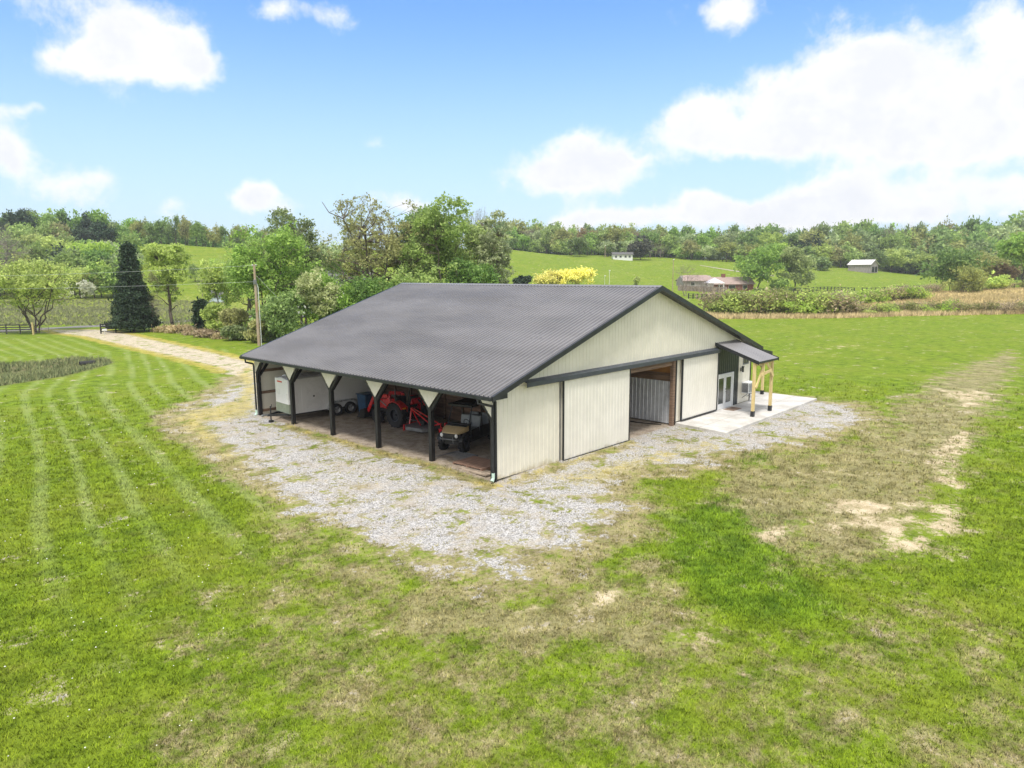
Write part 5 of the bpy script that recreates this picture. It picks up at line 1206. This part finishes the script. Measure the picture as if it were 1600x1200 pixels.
m_fence = mat('dark_fence_board', (.035,.036,.04), .8, var=.25)
m_oldf = mat('grey_fence_board', (.11,.11,.105), .85, var=.25)
m_picket = mat('weathered_picket', (.30,.25,.22), .85, var=.2)
def board_fence(p0, p1, nposts, h, nb, label, mm, name='board_fence', pw=.14):
    e = empty(name, (p0[0],p0[1],0), 0, label, 'fence'); P0, P1 = Vector((*p0,0)), Vector((*p1,0))
    pts = [P0.lerp(P1, i/(nposts-1)) for i in range(nposts)]; gz = [H(p.x,p.y) for p in pts]
    for p,z in zip(pts,gz):
        MB().box((p.x-p0[0],p.y-p0[1],z+h/2-.1),(pw,pw,h+.3)).build('post', mm, e)
    b_ = MB()
    for k in range(nb):
        zz = h*(.22+.72*k/max(1,nb-1)) if nb > 1 else h*.8
        for (p,z),(q,w_) in zip(zip(pts[:-1],gz[:-1]),zip(pts[1:],gz[1:])): b_.bar((p.x-p0[0],p.y-p0[1],z+zz),(q.x-p0[0],q.y-p0[1],w_+zz),.04,.15 if pw < .2 else .12)
    b_.build('boards', mm, e); return e
board_fence(at(-160,92), at(56,92.5), 11, 1.25, 4, 'long grey board fence along the lawn at the far left', m_oldf)
board_fence(at(160,92), at(228,96.5), 4, 1.3, 4, 'short black board fence under the dark evergreen', m_fence)
g_ = empty('farm_gate', (*at(68,92),0), .3, 'low rusty tube gate at the end of the grey board fence', 'gate')
b_ = MB()
for z in (.25,.5,.75,1.0): b_.tube([(-.9,0,z),(.9,0,z-.1)],.025,6)
for x in (-.9,0,.9): b_.tube([(x,0,.15),(x,0,1.0)],.025,6)
b_.build('gate_frame', m_picket, g_); MB().bx(-1.15,-1.0,-.08,.08,-.2,1.6).build('gate_post', m_yel, g_)
b_ = MB(); b_.box((0,0,.6),(.5,.35,.28)).box((0,0,.3),(.09,.09,.7)); x,y = at(166,90.5); o = b_.build('mailbox', m_white, None, bev=.04, loc=(x,y,0)); tag(o, 'small white mailbox at the start of the black board fence', 'mailbox')
b_ = MB(); b_.tube([(-.6,0,.16),(.6,0,.16)],.26,14); o = b_.build('culvert_pipe', m_blk, None, loc=(1.1,52.2,-.32)); tag(o, 'dark culvert pipe at the end of the ditch', 'pipe')

def house(name, label, cat, px, D, w_, d_, hw, hr, rot, mw, mr, hip=.0, openings=(), chimney=None):
    x, y = at(px, D); e = empty(name, (x, y, H(x,y)-.1), rot, label, cat)
    MB().bx(-w_/2,w_/2,-d_/2,d_/2,-.6,hw).prism([(-d_/2,hw),(d_/2,hw),(0,hr-.05)],-w_/2,w_/2,'X').build('wall', mw, e)
    o_ = .45; b_ = MB()
    k = (hr-hw)/(d_/2); ze = hw-k*o_; i_ = hip*w_
    for s in (-1,1):
        b_.add([(-w_/2-o_,s*(d_/2+o_),ze),(w_/2+o_,s*(d_/2+o_),ze),(w_/2+o_-i_,0,hr),(-w_/2-o_+i_,0,hr),(-w_/2-o_,s*(d_/2+o_),ze+.12),(w_/2+o_,s*(d_/2+o_),ze+.12),(w_/2+o_-i_,0,hr+.12),(-w_/2-o_+i_,0,hr+.12)],
            [(0,1,2,3),(4,7,6,5),(0,4,5,1),(1,5,6,2),(0,3,7,4)])
    rf = b_.build('roof', mr, e)
    if chimney: MB().box((chimney[0],chimney[1],hr+.4),(1.2,.7,1.5)).build('chimney', chimney[2], rf)
    for kind_,ox,wz0,wz1,ww in openings:
        fr = MB().bx(ox-ww/2-.06,ox+ww/2+.06,-d_/2-.05,-d_/2+.01,wz0-.06,wz1+.06).build(kind_, m_white if kind_ == 'window' else m_trim, e)
        MB().bx(ox-ww/2,ox+ww/2,-d_/2-.07,-d_/2-.052,wz0,wz1).build('pane' if kind_ == 'window' else 'opening', m_glass, fr)
    return e
m_brick = mat('red_brown_brick', (.24,.10,.075), .85, var=.15); m_broof = mat('dusty_pink_shingle', (.38,.29,.265), .85, var=.1); m_oldw = mat('grey_barn_board', (.34,.31,.30), .85, var=.2, stretch=(3,3,.3))
m_tin = mat('bright_tin_roof', (.72,.70,.72), .4, .2, var=.06); m_dkroof = mat('dark_shingle', (.12,.12,.125), .8, var=.15); m_ltblue = mat('pale_blue_siding', (.50,.60,.70), .6, var=.05)
FA = -YAW  # a wall facing the drone
house('brick_house', 'long low brick house with a dusty pink roof and a chimney', 'house', 1133, 240, 15, 8, 2.6, 4.7, FA+.1, m_brick, m_broof, .0, (('window',-4,1,2.1,1.6),('window',0,1,2.1,2.2),('window',4.5,.9,2.1,1.4)), (-1.5,0,m_brick))
house('garage_building', 'low pink roofed outbuilding left of the brick house', 'building', 1083, 232, 10, 7, 2.5, 4.1, FA+.1, m_oldw, m_broof, .15, (('window',-2,1,2,1.2),('window',2.2,1,2,1.2)))
x,y = at(1113,222); gz = empty('gazebo', (x,y,H(x,y)), FA, 'white pyramid roofed gazebo in front of the brick house', 'gazebo')
b_ = MB(); b_.add([(-2.6,-2.6,2.5),(2.6,-2.6,2.5),(2.6,2.6,2.5),(-2.6,2.6,2.5),(0,0,4.1),(-2.6,-2.6,2.35),(2.6,-2.6,2.35),(2.6,2.6,2.35),(-2.6,2.6,2.35)],[(0,1,4),(1,2,4),(2,3,4),(3,0,4),(5,8,7,6),(0,5,6,1),(1,6,7,2),(2,7,8,3),(3,8,5,0)]); b_.build('roof', m_tin, gz)
for sx in (-1,1):
    for sy in (-1,1): MB().bx(sx*2.3-.1,sx*2.3+.1,sy*2.3-.1,sy*2.3+.1,-.2,2.4).build('post', m_white, gz)
house('white_cottage', 'long white cottage at the edge of the wood on the hill', 'cottage', 970, 318, 8.6, 4.5, 2.4, 3.3, FA, m_white, m_dkroof, .0, (('window',-3,1,1.9,.9),('window',-1,1,1.9,.9),('window',1.2,1,1.9,.9),('window',3,1,1.9,.9)))
e_ = house('field_barn', 'weathered grey field barn with a bright tin roof on the far pasture', 'barn', 1341, 322, 9.5, 9, 3.2, 5.2, FA+R(90)+.75, m_oldw, m_tin)
for ox in (-2.2,1.2): MB().bx(-4.83,-4.76,ox-1.3,ox+1.3,-.2,2.2).build('door_opening', m_glass, e_); 
house('blue_shed', 'pale blue shed with a dark roof beyond the meadow left of the pole', 'shed', 347, 168, 3.2, 2.6, 2.1, 2.9, FA, m_ltblue, m_dkroof)
house('white_house', 'white house half hidden behind the tree clump', 'house', 540, 150, 12, 8, 5.0, 7.5, FA+.2, m_white, m_dkroof, .0, (('window',-3.5,1,2.2,1.2),('window',0,1,2.2,1.2),('window',3.5,1,2.2,1.2)))
# white delivery-style van glimpsed between the trunks
vx, vy = at(492,118); vn = empty('parked_van', (vx,vy,H(vx,vy)), FA, 'white van glimpsed between the trunks behind the barn', 'van')
b_ = MB(); b_.prism([(-2.4,.45),(2.3,.45),(2.45,1.0),(1.7,1.15),(1.2,1.95),(-2.35,2.0)],-.9,.9,'Y'); b_.build('body', m_white, vn, bev=.06)
for s in (-1,1):
    MB().prism([(1.62,1.18),(1.2,1.8),(.3,1.82),(.3,1.18)], s*.905-.01, s*.905+.01,'Y').build('window', m_glass, vn)
    for x in (-1.5,1.5): wheel(vn,(x,s*.82,.33),.33,.2)
# light poles on the far hill
for px,D,yt,lab,mm,r_0 in ((944,322,386,'pale light pole beside the white cottage',m_pole,.16),(951,205,424,'thin white pole in the hillside pasture',m_white,.07),(944,208,432,'shorter thin white pole left of the other thin one',m_white,.05),(1049,205,408,'tall pale utility pole left of the brick house',m_pole,.12)):
    x,y = at(px,D); z = H(x,y); h = ztop(yt,D)-z; e = empty('light_pole',(x,y,z),0,lab,'pole'); MB().tube([(0,0,-.2),(0,0,h)],[r_0,r_0*.7],8).build('shaft',mm,e); MB().box((.12,0,h+.05),(.5,.3,.25)).build('lamp_head',m_white,e,bev=.05)
# fences in the valley
board_fence(at(1060,213), at(1130,220), 14, 1.5, 1, 'weathered picket fence before the brick house', m_picket, 'picket_fence', .9)
board_fence(at(1074,182), at(1156,186), 13, 1.3, 3, 'black post fence in front of the brick house', m_fence, 'post_fence', .22)
board_fence(at(1236,208), at(1330,236), 18, 1.4, 3, 'black board fence running back past the second round tree', m_fence, 'post_fence', .22)
board_fence(at(1342,236), at(1430,246), 14, 1.4, 2, 'black board fence below the grey field barn', m_fence, 'post_fence', .22)
board_fence(at(1540,186), at(1650,186), 10, 1.3, 2, 'dark fence along the crest of the tan field', m_fence, 'post_fence', .2)
# gravel lanes on the far hill
def lane(name, label, pts, w_, mm):
    vs = []; n = len(pts); P_ = []
    for (a,b) in zip(pts[:-1],pts[1:]):
        for t in range(10): P_.append((a[0]+(b[0]-a[0])*t/10, a[1]+(b[1]-a[1])*t/10))
    P_.append(pts[-1])
    for i,(px,D) in enumerate(P_):
        x0,y0 = at(px,D-w_/2); x1,y1 = at(px,D+w_/2); vs += [(x0,y0,H(x0,y0)+.06),(x1,y1,H(x1,y1)+.06)]
    o = MB().add(vs,[(2*i,2*i+2,2*i+3,2*i+1) for i in range(len(P_)-1)]).build(name, mm); tag(o, label, 'lane', kind='structure')
lane('lane', 'pale gravel lane along the top of the hill pasture', [(1090,308),(1150,296),(1205,288)], 2.2, mat('pale_lane_gravel', (.40,.37,.28), .9))
lane('lane', 'pale drive passing in front of the brick house', [(1128,222),(1165,214),(1200,205)], 4., mat('pale_lane_gravel', (.55,.50,.42), .9))

# thin valley air: a closed box round the whole scene
hb = MB(); hb.bx(-900,1500,-900,1500,-6,75); hz_ = bpy.data.materials.new('valley_air'); hz_.use_nodes = True
hz_.node_tree.nodes.clear(); ht = NT(hz_.node_tree)
pv = ht.n('VolumePrincipled', {'Color':(.86,.92,1.,1),'Density':.00026,'Anisotropy':.0}); ho = ht.n('OutputMaterial'); hz_.node_tree.links.new(pv.outputs[0], ho.inputs['Volume'])
o = hb.build('haze', hz_, None, smooth=False); tag(o, 'faint pale haze in the spring air over the valley', 'haze', kind='stuff')
